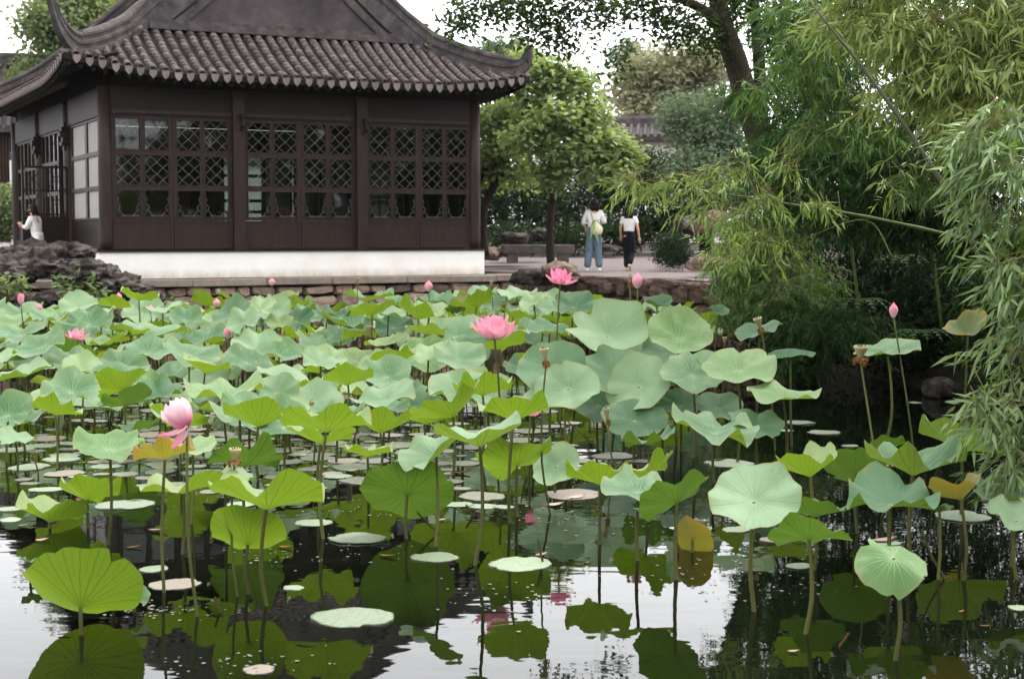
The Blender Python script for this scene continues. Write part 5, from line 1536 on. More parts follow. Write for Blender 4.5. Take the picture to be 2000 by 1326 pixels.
TINT = {'b': ('lotus_blue', 'bluish green'), 'p': ('lotus_pale', 'pale green'), 'd': ('lotus_dark', 'deep green'), 'y': ('lotus_yellow', 'yellow green'), 'o': ('lotus_old', 'yellow rimmed'), 'r': ('lotus_orange', 'orange tinged')}
LEAVES = []       # object, photo x, photo y, depth, width px, tint, view
def lotus_leaf(hx, hy, w, by, t, roll, c, wave=.10, tint='b', fold=.06, droop=0.0, dx=0, nt=40, z_min=.05, seed=None, thin=1.0):
    seed = seed if seed is not None else lr.randrange(10 ** 6)
    Y = depth_of(by)
    hub = at_y(hx, hy, Y)
    if hub.z < z_min: Y = at_z(hx, hy, z_min).y; hub = at_y(hx, hy, Y)
    Rd = w / 2 / F * Y
    # keep every part of the blade clear of the water
    base = Vector((hub.x + dx / F * Y + lr.uniform(-.04, .04) * hub.z, hub.y + lr.uniform(-.10, .06) * hub.z, 0))
    e = empty('lotus_leaf', tuple(base), None, 'lotus leaf', 'lotus leaves standing over the pond')
    hl = hub - base
    me = blade_mesh(Rd, c, wave, fold, seed, nt, droop=droop)
    Mx = T(*hl) @ R(roll, 'Y') @ R(t, 'X') @ R(lr.uniform(0, 360), 'Z')
    link('blade', me, M_[TINT[tint][0]], e, Mx)
    link('stalk', stalk_mesh((0, 0, 0), hl - Vector((0, 0, .02 * Rd)), (.0085 + .0045 * min(1, Rd / .3)) * thin, seed), M_['stalk'], e)
    dep = math.degrees(PITCH + math.atan((hy - 663) / F))
    eff = t + dep
    view = 'top' if eff > 24 or (eff > 10 and c < 16) else ('under' if eff < -16 or (eff < 8 and c > 17) else 'edge')
    LEAVES.append([e, hx, hy, Y, w, tint, view])
    return e

# hub x, hub y, width, stalk foot y, tilt (+ shows the top), roll, cone, wave, tint, fold, droop
for a in [
    # foreground
    (157, 1182, 252, 1238, -48, -4, 25, .05, 'y', .05), (97, 1018, 158, 1020, -10, 9, 22, .10, 'y', .10), (171, 975, 132, 1030, -30, 0, 24, .12, 'y', .06),
    (214, 878, 150, 1060, 14, 3, 12, .10, 'p', .05), (322, 897, 128, 1150, -8, -6, 24, .14, 'r', .12), (376, 880, 105, 1020, 8, 2, 14, .10, 'p', .05), (358, 962, 168, 1080, -8, -7, 15, .13, 'y', .08),
    (477, 910, 168, 1010, -18, 0, 18, .12, 'd', .08), (520, 992, 250, 1185, -14, 3, 21, .13, 'y', .07), (484, 1062, 168, 1160, -44, 0, 22, .06, 'y', .05), (440, 945, 120, 1060, 6, 0, 12, .12, 'b', .06),
    (504, 832, 150, 940, -16, 0, 26, .08, 'y', .05), (637, 842, 188, 1050, -10, 0, 20, .12, 'y', .07), (626, 866, 152, 995, -12, 4, 20, .10, 'y', .06), (743, 845, 128, 910, -18, 0, 28, .10, 'y', .06),
    (885, 813, 168, 925, -15, -24, 24, .09, 'y', .08), (832, 828, 90, 900, -15, 0, 22, .08, 'y', .05), (718, 892, 108, 960, -8, 0, 20, .10, 'y', .06), (852, 890, 150, 1065, 10, -28, 16, .08, 'b', .10),
    (795, 965, 196, 1050, -44, 2, 5, .05, 'd', .03), (937, 870, 190, 1100, -4, -6, 22, .08, 'b', .08), (1010, 908, 165, 1010, -30, -14, 16, .10, 'y', .08), (1003, 820, 150, 1022, -14, 0, 24, .10, 'y', .08),
    (1086, 910, 108, 962, 36, -34, 8, .05, 'b', .10), (1172, 945, 142, 1062, -14, -3, 24, .12, 'y', .08), (1262, 932, 146, 1010, -14, -20, 20, .12, 'y', .08), (1248, 962, 158, 1092, 10, 4, 12, .12, 'b', .08),
    (1322, 980, 172, 1130, -28, -26, 14, .09, 'd', .06), (1352, 1052, 92, 1078, -50, 62, 14, .06, 'o', .14), (1473, 978, 192, 1195, 32, -6, 10, .07, 'b', .05), (1395, 846, 188, 942, 7, 8, 12, .12, 'b', .06),
    (1268, 868, 120, 945, -10, -8, 16, .12, 'd', .08), (1583, 930, 140, 1082, -4, -12, 32, .08, 'y', .10), (1672, 930, 138, 1040, -38, 8, 24, .05, 'd', .06), (1783, 926, 212, 1092, -2, 2, 24, .13, 'b', .06),
    (1878, 880, 200, 1005, -5, 15, 20, .10, 'b', .08), (1735, 880, 84, 985, -20, -10, 24, .10, 'd', .06), (1740, 985, 196, 1130, 12, 2, 16, .15, 'd', .08), (1580, 1052, 168, 1236, -26, 4, 8, .08, 'd', .08),
    (1592, 1008, 140, 1112, -12, 0, 16, .10, 'd', .06), (1745, 1088, 152, 1285, 30, 2, -6, .10, 'p', .10, .22), (1876, 975, 118, 1130, -18, -14, 30, .08, 'o', .12), (1972, 978, 156, 1105, 8, 8, 12, .12, 'b', .06), (1985, 1015, 125, 1130, 28, 14, 10, .10, 'b', .08),
    (1530, 778, 150, 922, 6, 2, 10, .08, 'p', .05), (1835, 1000, 60, 1130, -8, 0, 20, .1, 'b', .06),
    (262, 1166, 64, 1195, 20, 10, 14, .12, 'b', .10), (60, 1098, 46, 1130, -10, 0, 20, .12, 'd', .10),
    # the big blue-green clump
    (1185, 655, 168, 855, 38, 0, 18, .07, 'b', .06), (1222, 670, 140, 842, 34, 2, 12, .08, 'b', .05), (1328, 662, 142, 872, 36, 4, 16, .06, 'p', .06), (1110, 758, 130, 892, 42, -14, 8, .05, 'b', .05),
    (1078, 722, 140, 884, 46, -6, 10, .06, 'd', .05), (1200, 735, 152, 878, 34, 0, 12, .06, 'd', .05), (1248, 754, 142, 888, 42, -26, 8, .05, 'b', .06), (1352, 733, 138, 892, 30, -4, 10, .07, 'b', .06), (1440, 724, 160, 905, 20, -6, 10, .08, 'p', .05),
    (1170, 792, 122, 872, 36, 8, 8, .06, 'd', .05), (1240, 822, 130, 900, 30, 0, 8, .06, 'd', .05), (1330, 792, 92, 882, 26, 0, 10, .06, 'd', .05), (1402, 796, 96, 893, 30, 4, 10, .06, 'd', .05), (1475, 832, 114, 932, 22, 10, 10, .08, 'd', .06),
    (1282, 598, 64, 790, 18, 6, 24, .06, 'd', .08), (1484, 650, 104, 862, 8, -14, 10, .07, 'd', .06), (1545, 680, 98, 872, -2, 0, -10, .05, 'd', .06, .12), (1733, 688, 128, 888, 8, -9, 8, .05, 'b', .05), (1890, 652, 96, 884, 20, -24, 28, .05, 'o', .10),
    (1120, 600, 90, 800, 30, -6, 16, .08, 'd', .06), (1300, 690, 100, 850, 28, 0, 10, .08, 'd', .06), (1040, 790, 90, 880, 24, 0, 12, .08, 'b', .06), (1405, 610, 40, 780, 30, 10, 20, .06, 'd', .06),
    # left field, near to far
    (162, 760, 90, 862, -22, 16, 28, .06, 'y', .08), (240, 762, 128, 850, -20, -24, 22, .07, 'y', .08), (247, 792, 122, 882, -14, -20, 18, .10, 'd', .08), (112, 785, 100, 852, 34, -4, 18, .05, 'p', .05),
    (50, 826, 118, 882, 6, -14, 14, .10, 'b', .08), (18, 798, 96, 862, 12, 0, 14, .08, 'b', .06), (438, 774, 158, 862, 6, 0, 14, .13, 'p', .05), (555, 742, 112, 802, 4, 2, 18, .10, 'b', .06), (606, 772, 88, 842, -26, 6, 16, .06, 'y', .06),
    (130, 690, 118, 790, -38, 6, 8, .05, 'd', .05), (52, 718, 126, 802, 10, 0, 10, .10, 'b', .06), (20, 694, 64, 792, -22, 0, 14, .08, 'd', .05), (40, 656, 112, 790, 14, -8, 12, .10, 'b', .06), (215, 672, 92, 782, 4, -10, 18, .10, 'p', .08),
    (300, 656, 128, 772, 8, 0, 12, .08, 'b', .05), (210, 702, 84, 792, -4, -10, 20, .08, 'p', .08), (288, 690, 132, 792, 18, -6, 10, .08, 'b', .06), (403, 708, 78, 792, 24, 4, 22, .06, 'y', .12), (400, 668, 122, 772, 10, -12, 10, .08, 'b', .06),
    (505, 686, 114, 792, 28, 0, 18, .09, 'b', .06), (330, 740, 118, 812, 12, -14, 14, .08, 'b', .06), (578, 660, 64, 742, -22, 10, 20, .06, 'y', .06), (637, 712, 98, 792, 24, 0, 16, .07, 'p', .06), (733, 722, 84, 802, 44, -18, 12, .05, 'p', .06),
    (832, 698, 106, 802, 40, 2, 14, .07, 'p', .05), (690, 636, 124, 732, 32, -28, 6, .05, 'b', .06), (500, 616, 66, 722, 40, 20, 14, .06, 'd', .06), (540, 605, 66, 722, 44, -24, 10, .05, 'b', .06), (580, 628, 76, 722, 26, 0, 18, .08, 'd', .06),
    (720, 588, 102, 702, 0, 0, 18, .10, 'b', .06), (855, 638, 98, 722, -18, 0, 16, .10, 'y', .06), (890, 658, 126, 772, 32, 4, 8, .05, 'b', .05), (925, 698, 88, 792, 36, -30, 8, .05, 'd', .06), (928, 745, 78, 832, 30, 10, 16, .08, 'y', .06),
    (800, 765, 74, 832, 26, 0, 14, .08, 'b', .06), (1060, 650, 112, 772, 10, 6, 12, .08, 'b', .06), (1080, 604, 66, 742, 24, 0, 14, .08, 'b', .06), (850, 590, 84, 700, 10, 0, 12, .08, 'd', .06), (930, 578, 90, 702, 6, -4, 12, .10, 'b', .06), (960, 600, 80, 712, 20, 8, 12, .08, 'd', .06), (1010, 580, 80, 702, 12, 0, 14, .08, 'b', .06),
    (345, 620, 74, 712, 30, -8, 14, .08, 'b', .06), (280, 612, 90, 716, 36, 0, 16, .10, 'b', .06), (430, 625, 96, 716, -10, 0, 18, .10, 'y', .08), (770, 640, 80, 742, 28, -10, 10, .08, 'd', .06), (700, 770, 84, 838, 6, 0, 16, .10, 'p', .06), (760, 800, 90, 862, 10, 4, 14, .10, 'b', .06), (830, 790, 80, 858, 28, -10, 12, .06, 'd', .06),
    (660, 815, 120, 902, 6, 0, 16, .12, 'b', .06), (560, 805, 110, 872, 8, 0, 16, .12, 'b', .06), (30, 860, 80, 930, 12, 10, 12, .10, 'b', .08), (270, 840, 96, 900, -6, -8, 16, .10, 'd', .08), (360, 835, 90, 900, -10, 0, 20, .10, 'y', .08), (470, 815, 80, 880, 10, 0, 14, .10, 'b', .06), (405, 805, 90, 872, -6, 10, 18, .10, 'p', .06)]:
    lotus_leaf(*a[:10], droop=a[10] if len(a) > 10 else 0.0)

# the rest of the crowded far field: spaced apart on the water, none under the quay
taken = [(l[1], l[2]) for l in LEAVES]
def world_ok(x, y):
    d, wl_ = pond_sd(x, y); return d < -0.55
feet = [(l[0].location.x, l[0].location.y) for l in LEAVES]
n_fill = 0; N_HAND = len(LEAVES)
for tries in range(6000):
    if n_fill >= 300 - N_HAND - 1: break
    y = (13.6 + lr.random() * 4.5) if n_fill < 44 else 17.0 + (lr.random() ** .6) * 11.5
    x = lr.uniform(-10.5, 3.3)
    if not world_ok(x, y): continue
    px, _ = project((x, y, .9))
    if px < -60 or px > 1400: continue
    if px > 1060 and y < 21: continue
    if y < 17 and (px > 980 or px < -20): continue
    if min(math.hypot(x - a, (y - b) * .8) for a, b in feet) < (.36 if y < 24 else .31): continue
    z = (lr.uniform(.55, 1.15) if y < 24.5 else lr.uniform(.35, .95)) if y > 19.5 else lr.uniform(.45, .85)
    if px > 1150: z = min(z, .75)
    if y > 24: z = min(z, lr.uniform(.6, .85))
    if y < 17: z = lr.uniform(.25, .62)
    feet.append((x, y)); hx, hy = project((x, y, z))
    dia = lr.uniform(.45, .74); w = dia * F / y
    by = project((x, y, 0))[1]
    under = lr.random() < .22
    lotus_leaf(hx, hy, w, by, lr.uniform(-24, -4) if under else lr.uniform(2, 34), lr.uniform(-20, 20), lr.uniform(16, 26) if under else lr.uniform(8, 18), lr.uniform(.06, .13), lr.choice('ydy') if under else lr.choice('bbbbppd'), lr.uniform(.04, .10), nt=32)
    n_fill += 1
mass_b, mass_s = bmesh.new(), MB()
mslots = ['lotus_blue', 'lotus_pale', 'lotus_dark', 'lotus_yellow']
n_mass = 0
for tries in range(9000):
    if n_mass >= 190: break
    y = 16.6 + (lr.random() ** .7) * 12.0
    x = lr.uniform(-11.5, 3.3)
    if not world_ok(x, y): continue
    px, py0 = project((x, y, .8))
    if px < -80 or px > 1330 or (px > 1020 and y < 21): continue
    if px < 1000 and py0 > 790: continue
    if min(math.hypot(x - a, (y - b) * .8) for a, b in feet) < .245: continue
    feet.append((x, y)); z = lr.uniform(.35, .95) if y > 19 else lr.uniform(.3, .7)
    me = blade_mesh(lr.uniform(.20, .33), lr.uniform(8, 20), lr.uniform(.06, .13), lr.uniform(.04, .1), lr.randrange(10 ** 6), 24, (0, .06, .25, .5, .75, 1.0))
    under = lr.random() < .25
    me.transform(T(x, y, z) @ R(lr.uniform(-20, 20), 'Y') @ R(lr.uniform(-24, 26), 'X') @ R(lr.uniform(0, 360), 'Z'))
    k0 = len(mass_b.faces); mass_b.from_mesh(me); mass_b.faces.ensure_lookup_table()
    k = 3 if under else lr.choice((0, 0, 1, 1, 2))
    for q in range(k0, len(mass_b.faces)): mass_b.faces[q].material_index = k
    bpy.data.meshes.remove(me)
    mass_s.tube([(x + lr.uniform(-.05, .05), y, -.05), (x, y, z * .5), (x, y, z - .005)], .009, 5)
    n_mass += 1
mm = bpy.data.meshes.new('lotus_bed'); mass_b.to_mesh(mm); mass_b.free()
for q in mslots: mm.materials.append(M_[q])
put(link('lotus_bed', mm), 'crowded lower lotus leaves filling the far side of the pond', kind='stuff')
put(mass_s.build('lotus_bed_stalks', M_['stalk'], smooth=True), 'crowd of thin stalks under the far lotus leaves', kind='stuff')
# bare and leaning stalks, some broken
def bare_stalk(px, by, tx, ty, label, mt='stalk_brown', rad=.008, Y2=None):
    b = at_z(px, by); t = at_y(tx, ty, (Y2 or b.y))
    e = empty('lotus_stalk', tuple(b), label, 'stalk', 'bare lotus stalks')
    link('stem', stalk_mesh((0, 0, 0), t - b, rad, lr.randrange(9999), .05, name='stem'), M_[mt], e)
for a in [(1172, 880, 1095, 810, 'thick bare stalk leaning over dark water under the blue green clump', 'stalk'), (1035, 868, 1048, 818, 'short kinked stalk before the dark low leaves', 'stalk'), (857, 1042, 815, 1000, 'broken brown stalk lying at an angle by the wide dark leaf'), (922, 1008, 910, 985, 'small snapped stalk near two floating pads'),
          (1060, 1098, 1050, 1050, 'thin brown stem leaning on a large floating pad'), (1845, 1130, 1800, 1035, 'kinked stalk standing in dark water by the pale drooping leaf', 'stalk'), (1640, 1262, 1658, 1235, 'short brown stub rising from dark water'), (430, 1195, 420, 1165, 'curled brown stub among reflections near the fan leaf'),
          (75, 935, 62, 885, 'orange dead stalk at the side of the pads', 'stalk_brown'), (1325, 1080, 1318, 1010, 'forked brown stem beside the folded yellow rimmed leaf'), (690, 865, 700, 800, 'brown dry stalk between bright fan leaves'), (1030, 930, 1018, 880, 'thin stalk under the tilted pale leaf', 'stalk')]:
    bare_stalk(*a)

# ---- petals and flowers
def petal_mesh(Lg, Wd, cup=.35, name='petal', blunt=False):
    m = MB(); nu, nv = 8, 7; uvs = []
    for i in range(nu + 1):
        t = i / nu
        wd = Wd * (math.sin(math.pi * min(1, (t * .93 + .05)) ** .85) ** .75) * (1 if t < .75 else 1 - ((t - .75) / .25) ** 2 * .55)
        if blunt: wd = Wd * (1 - (1 - min(1, t / .45)) ** 2) ** .5 * (1 if t < .6 else max(.04, 1 - ((t - .6) / .4) ** 2.4) ** .5) + .02
        if i == nu: wd = Wd * (.25 if blunt else .03)
        for j in range(nv):
            s = j / (nv - 1) * 2 - 1
            m.v.append((s * wd * .5, Lg * t, cup * Wd * (s * s) * .55 + Lg * ((.55 if blunt else .22) * t * t) - .05 * Lg * math.sin(math.pi * t)))
            uvs.append((j / (nv - 1), t))
    for i in range(nu):
        for j in range(nv - 1):
            a = i * nv + j; m.f.append((a, a + 1, a + nv + 1, a + nv))
    me = m.mesh(name, True)
    ul = me.uv_layers.new(name='uv'); li = np.empty(len(me.loops), np.int32); me.loops.foreach_get('vertex_index', li)
    ul.data.foreach_set('uv', np.array(uvs, np.float32)[li].ravel())
    return me
PET = {}
def petal(k):
    if k not in PET:
        me = petal_mesh(1.0, .56); me.materials.append(M_[k]); PET[k] = me
    return PET[k]
LM = []
def stand(px, py, by, dx=0):
    Y = depth_of(by); hub = at_y(px, py, Y)
    return Y, hub, Vector((hub.x + dx / F * Y, hub.y + lr.uniform(-.03, .03), 0))
def lotus_flower(px, py, w, by, label, pm, rings, tilt=0, roll=0, dx=0, seed_pod=True, short=None):
    Y, hub, base = stand(px, py, by, dx)
    e = empty('lotus_flower', tuple(base), label, 'lotus flower', 'lotus flowers in bloom')
    hl = hub - base; Lp = w / F * Y * .5
    B = T(*hl) @ R(roll, 'Y') @ R(tilt, 'X')
    for (n, elev, ln, off) in rings:
        for i in range(n):
            a = 360 * i / n + off + lr.uniform(-6, 6)
            el = elev + lr.uniform(-7, 7); q = Lp * ln * lr.uniform(.92, 1.05)
            link('petal', petal(pm), None, e, B @ R(a, 'Z') @ T(0, Lp * .06, 0) @ R(el, 'X') @ S(q, q, q))
    if seed_pod:
        m = MB(); m.lathe([(Lp * .10, 0), (Lp * .16, Lp * .12), (Lp * .24, Lp * .3), (Lp * .22, Lp * .33)], 12); m.build('pod', M_['pod'], e, B, smooth=True)
        m = MB()
        for i in range(40):
            a = i * 2.4; r0 = Lp * .15; r1 = Lp * lr.uniform(.28, .42)
            m.tube([(r0 * math.cos(a), r0 * math.sin(a), .02 * Lp), (r1 * math.cos(a), r1 * math.sin(a), Lp * lr.uniform(.2, .34))], Lp * .018, 3)
        m.build('stamens', M_['stamen'], e, B)
    link('stalk', stalk_mesh((0, 0, 0), hl, .010, lr.randrange(9999), .03), M_['stalk'], e)
    if short: LM.append((short, px, py, Y))
    return e
lotus_flower(966, 664, 104, 925, 'large open lotus with pale pink petals and yellow heart', 'petal_pale', [(7, 18, 1.0, 0), (7, 42, 1.0, 25), (6, 66, .92, 10)], 0, -3, 6, True, 'the big open lotus')
lotus_flower(1094, 554, 62, 855, 'deep pink open lotus with many pointed petals before the quay', 'petal_deep', [(8, 8, 1.0, 0), (8, 34, 1.0, 22), (7, 60, .9, 8)], 14, 4, 4, True, 'the deep pink lotus')
lotus_flower(152, 664, 54, 806, 'small half spread pink lotus above the field of leaves', 'petal_pink', [(6, 16, 1.0, 0), (5, 44, .95, 30)], 6, 0, 3, True, 'the small spread lotus')
lotus_flower(41, 595, 44, 745, 'cup shaped bright pink lotus standing before the rockery', 'petal_deep', [(6, 64, .9, 0), (6, 72, .95, 30), (5, 80, .9, 10)], 0, 0, 3, False, 'the cup shaped lotus')
# spent flower with fallen-open petals, nodding on a tall stalk
e = lotus_flower(366, 834, 84, 1205, 'drooping spent lotus with streaked pink and white petals', 'petal_spent', [], 30, -40, 12, False, 'the drooping lotus')
Y = depth_of(1205); hl = at_y(366, 834, Y) - e.location; Lp = 100 / F * Y * .5
blunt = petal_mesh(1.0, .80, .55, 'petal', True); blunt.materials.append(M_['petal_spent'])
B = T(*hl) @ R(-38, 'Y') @ R(-22, 'X')
for q in range(6): link('petal', blunt, None, e, B @ R(60 * q + lr.uniform(-8, 8), 'Z') @ T(0, Lp * .05, 0) @ R(30 + lr.uniform(-6, 6), 'X') @ S(Lp * .98, Lp * .95, Lp))
for q in range(5): link('petal', blunt, None, e, B @ R(72 * q + 30, 'Z') @ T(0, Lp * .03, 0) @ R(56, 'X') @ S(Lp * .85, Lp * .85, Lp * .9))
for (az, el, k, wd) in ((112, -30, 1.15, 1.3), (140, -62, 1.0, 1.1)):
    link('petal', petal('petal_deep'), None, e, T(*hl) @ R(az, 'Z') @ R(el, 'X') @ S(Lp * k * wd, Lp * k, Lp * k))
lotus_flower(1036, 812, 46, 905, 'half hidden pink lotus behind a bright fan leaf', 'petal_pink', [(6, 30, 1.0, 0), (5, 62, .9, 30)], 20, 20, 0, True, None)

def lotus_bud(px, py, w, h, by, label, short=None, lean=0, dx=0):
    """px,py: middle of the bud"""
    Y, hub, base = stand(px, py + h / 2, by, dx)
    e = empty('lotus_bud', tuple(base), label, 'lotus bud', 'closed lotus buds')
    hl = hub - base; r = w / 2 / F * Y; L = h / F * Y
    B = T(*hl) @ R(lean, 'Y')
    n, k = 14, 9
    for q in range(4):                # wrapped outer petals
        m = MB(); uvs = []
        for i in range(k + 1):
            t = i / k
            rr = r * (math.sin(math.pi * (t * .80 + .12)) ** 1.1 * 1.02) * (1 if t < .62 else 1 - ((t - .62) / .38) ** 1.6 * .96)
            for j in range(6):
                s = j / 5 - .5
                a = q * math.pi / 2 + s * (2.2 - .5 * t)
                ro = rr * (1.0 + .05 * (q % 2) - .10 * abs(s))
                m.v.append((ro * math.cos(a), ro * math.sin(a), L * t)); uvs.append((j / 5, t))
        for i in range(k):
            for j in range(5):
                a = i * 6 + j; m.f.append((a, a + 1, a + 7, a + 6))
        me = m.mesh('petal', True); ul = me.uv_layers.new(name='uv'); li = np.empty(len(me.loops), np.int32); me.loops.foreach_get('vertex_index', li)
        ul.data.foreach_set('uv', np.array(uvs, np.float32)[li].ravel())
        link('petal', me, M_['bud'], e, B)
    link('stalk', stalk_mesh((0, 0, 0), hl, .0085, lr.randrange(9999), .03), M_['stalk'], e)
    if short: LM.append((short, px, py, Y))
for a in [(76, 601, 12, 19, 745, 'small pale pink bud beside the cup shaped lotus', None), (232, 579, 12, 17, 720, 'upper of two pink buds before the rockery corner', 'the pair of buds'), (235, 600, 12, 18, 735, 'lower of two pink buds before the rockery corner', None),
          (294, 602, 10, 15, 735, 'tiny faded bud in front of the quay stones', None), (423, 591, 14, 18, 720, 'pale pointed bud before the reddish quay stones', 'the pale pointed bud'), (464, 590, 11, 14, 715, 'small pink bud against the large quay stone', None), (445, 648, 16, 27, 775, 'plump pink bud above the middle of the left field', 'the plump bud'),
          (531, 550, 12, 15, 705, 'pale pink bud standing against the curb slabs', 'the bud at the curb'), (596, 676, 12, 19, 775, 'small pink bud beside a yellow leaf in the field', 'the small field bud'), (837, 558, 16, 22, 720, 'slender pink bud on a long stalk below the plinth', 'the slender bud'),
          (1245, 547, 21, 32, 842, 'tall pointed pink bud on a straight stalk before the quay', 'the tall pointed bud'), (1745, 605, 17, 31, 892, 'lone pink bud on a long leaning stalk against dark bamboo', 'the lone leaning bud')]:
    lotus_bud(*a, dx=45 if a[0] == 1745 else (10 if a[0] == 1245 else 3))

def seed_pod(px, py, w, h, by, label, short=None, fringe=0, tilt=0, dx=0, mt='pod', loose=False):
    Y, hub, base = stand(px, py + h / 2, by, dx)
    e = empty('lotus_seed_pod', tuple(base), label, 'seed pod', 'lotus seed pods')
    hl = hub - base; r = w / 2 / F * Y; L = h / F * Y
    B = T(*hl) @ R(tilt, 'Y') @ R(8, 'X')
    m = MB(); m.lathe([(r * .22, L * .25), (r * .40, L * .45), (r * .80, L * .82), (r * .92, L * .95), (r * .86, L), (r * .2, L * .985)], 14); m.build('pod', M_[mt], e, B, smooth=True)
    m = MB()
    for i in range(9):
        a = i * 2.4; q = r * .22 * math.sqrt(i)
        m.lathe([(r * .02, 0), (r * .09, .004), (r * .05, .012)], 6, (q * math.cos(a), q * math.sin(a), L * .985))
    m.build('seeds', M_['stalk'], e, B)
    m = MB()
    for i in range(26 if fringe else 10):
        a = i * 2.4; s = fringe or .5
        p1 = (r * .3 * math.cos(a), r * .3 * math.sin(a), L * .30); p2 = (r * (.5 + s * .5) * math.cos(a), r * (.5 + s * .5) * math.sin(a), L * lr.uniform(.05, .3) + (L * .12 if loose else 0)); p3 = (r * (.45 + s * .45) * math.cos(a + .2), r * (.45 + s * .45) * math.sin(a + .2), L * lr.uniform(-.15, .08))
        m.tube([p1, p2, p3], [r * .09, r * .10, r * .05], 4)
    m.build('withered_stamens', M_['withered'], e, B)
    link('stalk', stalk_mesh((0, 0, 0), hl + Vector((0, 0, L * .2)), .0085, lr.randrange(9999), .05), M_['stalk'], e)
    if short: LM.append((short, px, py, Y))
for a in [(1067, 697, 21, 36, 1005, 'pale seed pod with brown collar on a tall thin stalk', 'the tall pale pod', .3, -8, 8), (1188, 812, 15, 34, 922, 'small narrow seed pod tilted on a bent stalk', 'the narrow pod', .2, -8, 16), (1680, 692, 32, 34, 1000, 'seed pod with flaring brown fringe before the dark water', 'the fringed pod', .9, 0, 50),
          (1487, 634, 20, 30, 880, 'shrivelled pod with one white petal left before the dark bank', 'the shrivelled pod', .3, -18, 30), (1415, 667, 10, 18, 850, 'tiny upright pod between two big pale leaves', 'the tiny pod', .2, 0, 2), (609, 794, 14, 24, 900, 'brown ringed pod standing above a bright fan leaf', 'the brown pod', .4, 0, 4),
          (458, 892, 27, 36, 1162, 'withered lotus with pale yellow centre and hanging stamens', 'the withered lotus', .9, 4, 4), (960, 556, 9, 18, 735, 'thin pod on a tall stalk near the curb end', None, .2, 0, 2), (165, 612, 11, 20, 740, 'small brown pod before the black hollowed rock', None, .4, 0, 2), (120, 625, 10, 16, 745, 'pale pod on a thick stalk before the rockery', 'the rockery pod', .2, 0, 3),
          (331, 612, 10, 14, 735, 'green capped pod before the quay stones', 'the green capped pod', .1, 0, 3), (718, 650, 13, 32, 760, 'yellowish upright pod stalk with reddish core', 'the upright pod', .2, 6, 4), (698, 550, 9, 16, 712, 'small yellow pod standing against the curb end of the wall', None, .2, 0, 2), (1230, 548, 10, 20, 840, 'squarish yellow pod just beside the tall pointed bud', None, .5, 0, 4), (838, 605, 11, 18, 740, 'brownish pod below the slender bud', None, .5, 0, 2), (905, 597, 10, 16, 735, 'tilted brown pod among far bluish leaves', None, .3, 14, 2), (985, 592, 10, 16, 745, 'leaning brown pod behind the big open lotus', None, .3, -14, 2), (770, 610, 9, 14, 725, 'withered tan pod beside the wall stones', None, .4, 8, 2)]:
    seed_pod(*a)
# rolled young leaves
def rolled_leaf(px, py, w, h, by, label, lean):
    Y, hub, base = stand(px, py + h / 2, by, 0)
    e = empty('rolled_lotus_leaf', tuple(base), label, 'lotus leaf'); hl = hub - base; L = h / F * Y; r = w / 2 / F * Y
    m = MB()
    for s in (-1, 1): m.tube([(s * r * .3, 0, 0), (s * r * .55, 0, L * .35), (s * r * .5, 0, L * .8), (s * r * .15, 0, L)], [r * .3, r * .55, r * .45, r * .1], 8)
    m.build('blade', M_['lotus_yellow'], e, T(*hl) @ R(lean, 'Y'), smooth=True)
    link('stalk', stalk_mesh((0, 0, 0), hl, .009, 5, .03), M_['stalk'], e)
rolled_leaf(571, 768, 15, 34, 840, 'rolled young leaf standing like a spear in the middle field', -12)
rolled_leaf(808, 648, 22, 22, 760, 'tan curled young leaf between pale leaves', 10)
rolled_leaf(113, 815, 16, 58, 870, 'pair of pale rolled leaf spears below a yellow green leaf', 8)

# ------------------------------------------------------------------ floating pads
pr = random.Random(5)
PADS = []
def pad_mesh(seed, notch=True):
    r_ = random.Random(seed); n = 40; m = MB()
    a = [r_.uniform(0, 6.28) for _ in range(4)]; nd = r_.uniform(0, 6.28); bite = r_.uniform(0, 6.28)
    rings = (.35, .7, .92, 1.0)
    for zi, r in enumerate(rings):
        for i in range(n):
            th = 2 * math.pi * i / n
            q = 1 + .05 * math.sin(2 * th + a[0]) + .03 * math.sin(5 * th + a[1]) + .022 * math.sin(11 * th + a[2]) + .012 * math.sin(17 * th + a[3])
            dn = (th - nd + math.pi) % (2 * math.pi) - math.pi
            if notch: q -= .26 * math.exp(-(dn / .09) ** 2) * (r ** 3)
            db = (th - bite + math.pi) % (2 * math.pi) - math.pi
            q -= .16 * math.exp(-(db / .22) ** 2) * (r ** 4) * r_.random()
            m.v.append((r * q * math.cos(th), r * q * math.sin(th), .012 + .006 * math.sin(3 * th + a[3]) * r + (.014 * max(0, math.sin(2 * th + a[1])) if r == 1 else 0)))
    for i in range(n): m.v.append((.985 * m.v[3 * n + i][0], .985 * m.v[3 * n + i][1], -.004))
    c = len(m.v); m.v.append((0, 0, .010))
    for i in range(n): m.f.append((c, i, (i + 1) % n))
    for j in range(4):
        for i in range(n):
            i2 = (i + 1) % n; m.f.append((j * n + i, (j + 1) * n + i, (j + 1) * n + i2, j * n + i2))
    return m.mesh('floating_pad', True)
PADM = {}
for k in ('pad', 'pad_pink', 'pad_mat'):
    PADM[k] = []
    for s in range(6):
        me = pad_mesh(s * 3 + len(k)); me.materials.append(M_[k]); PADM[k].append(me)
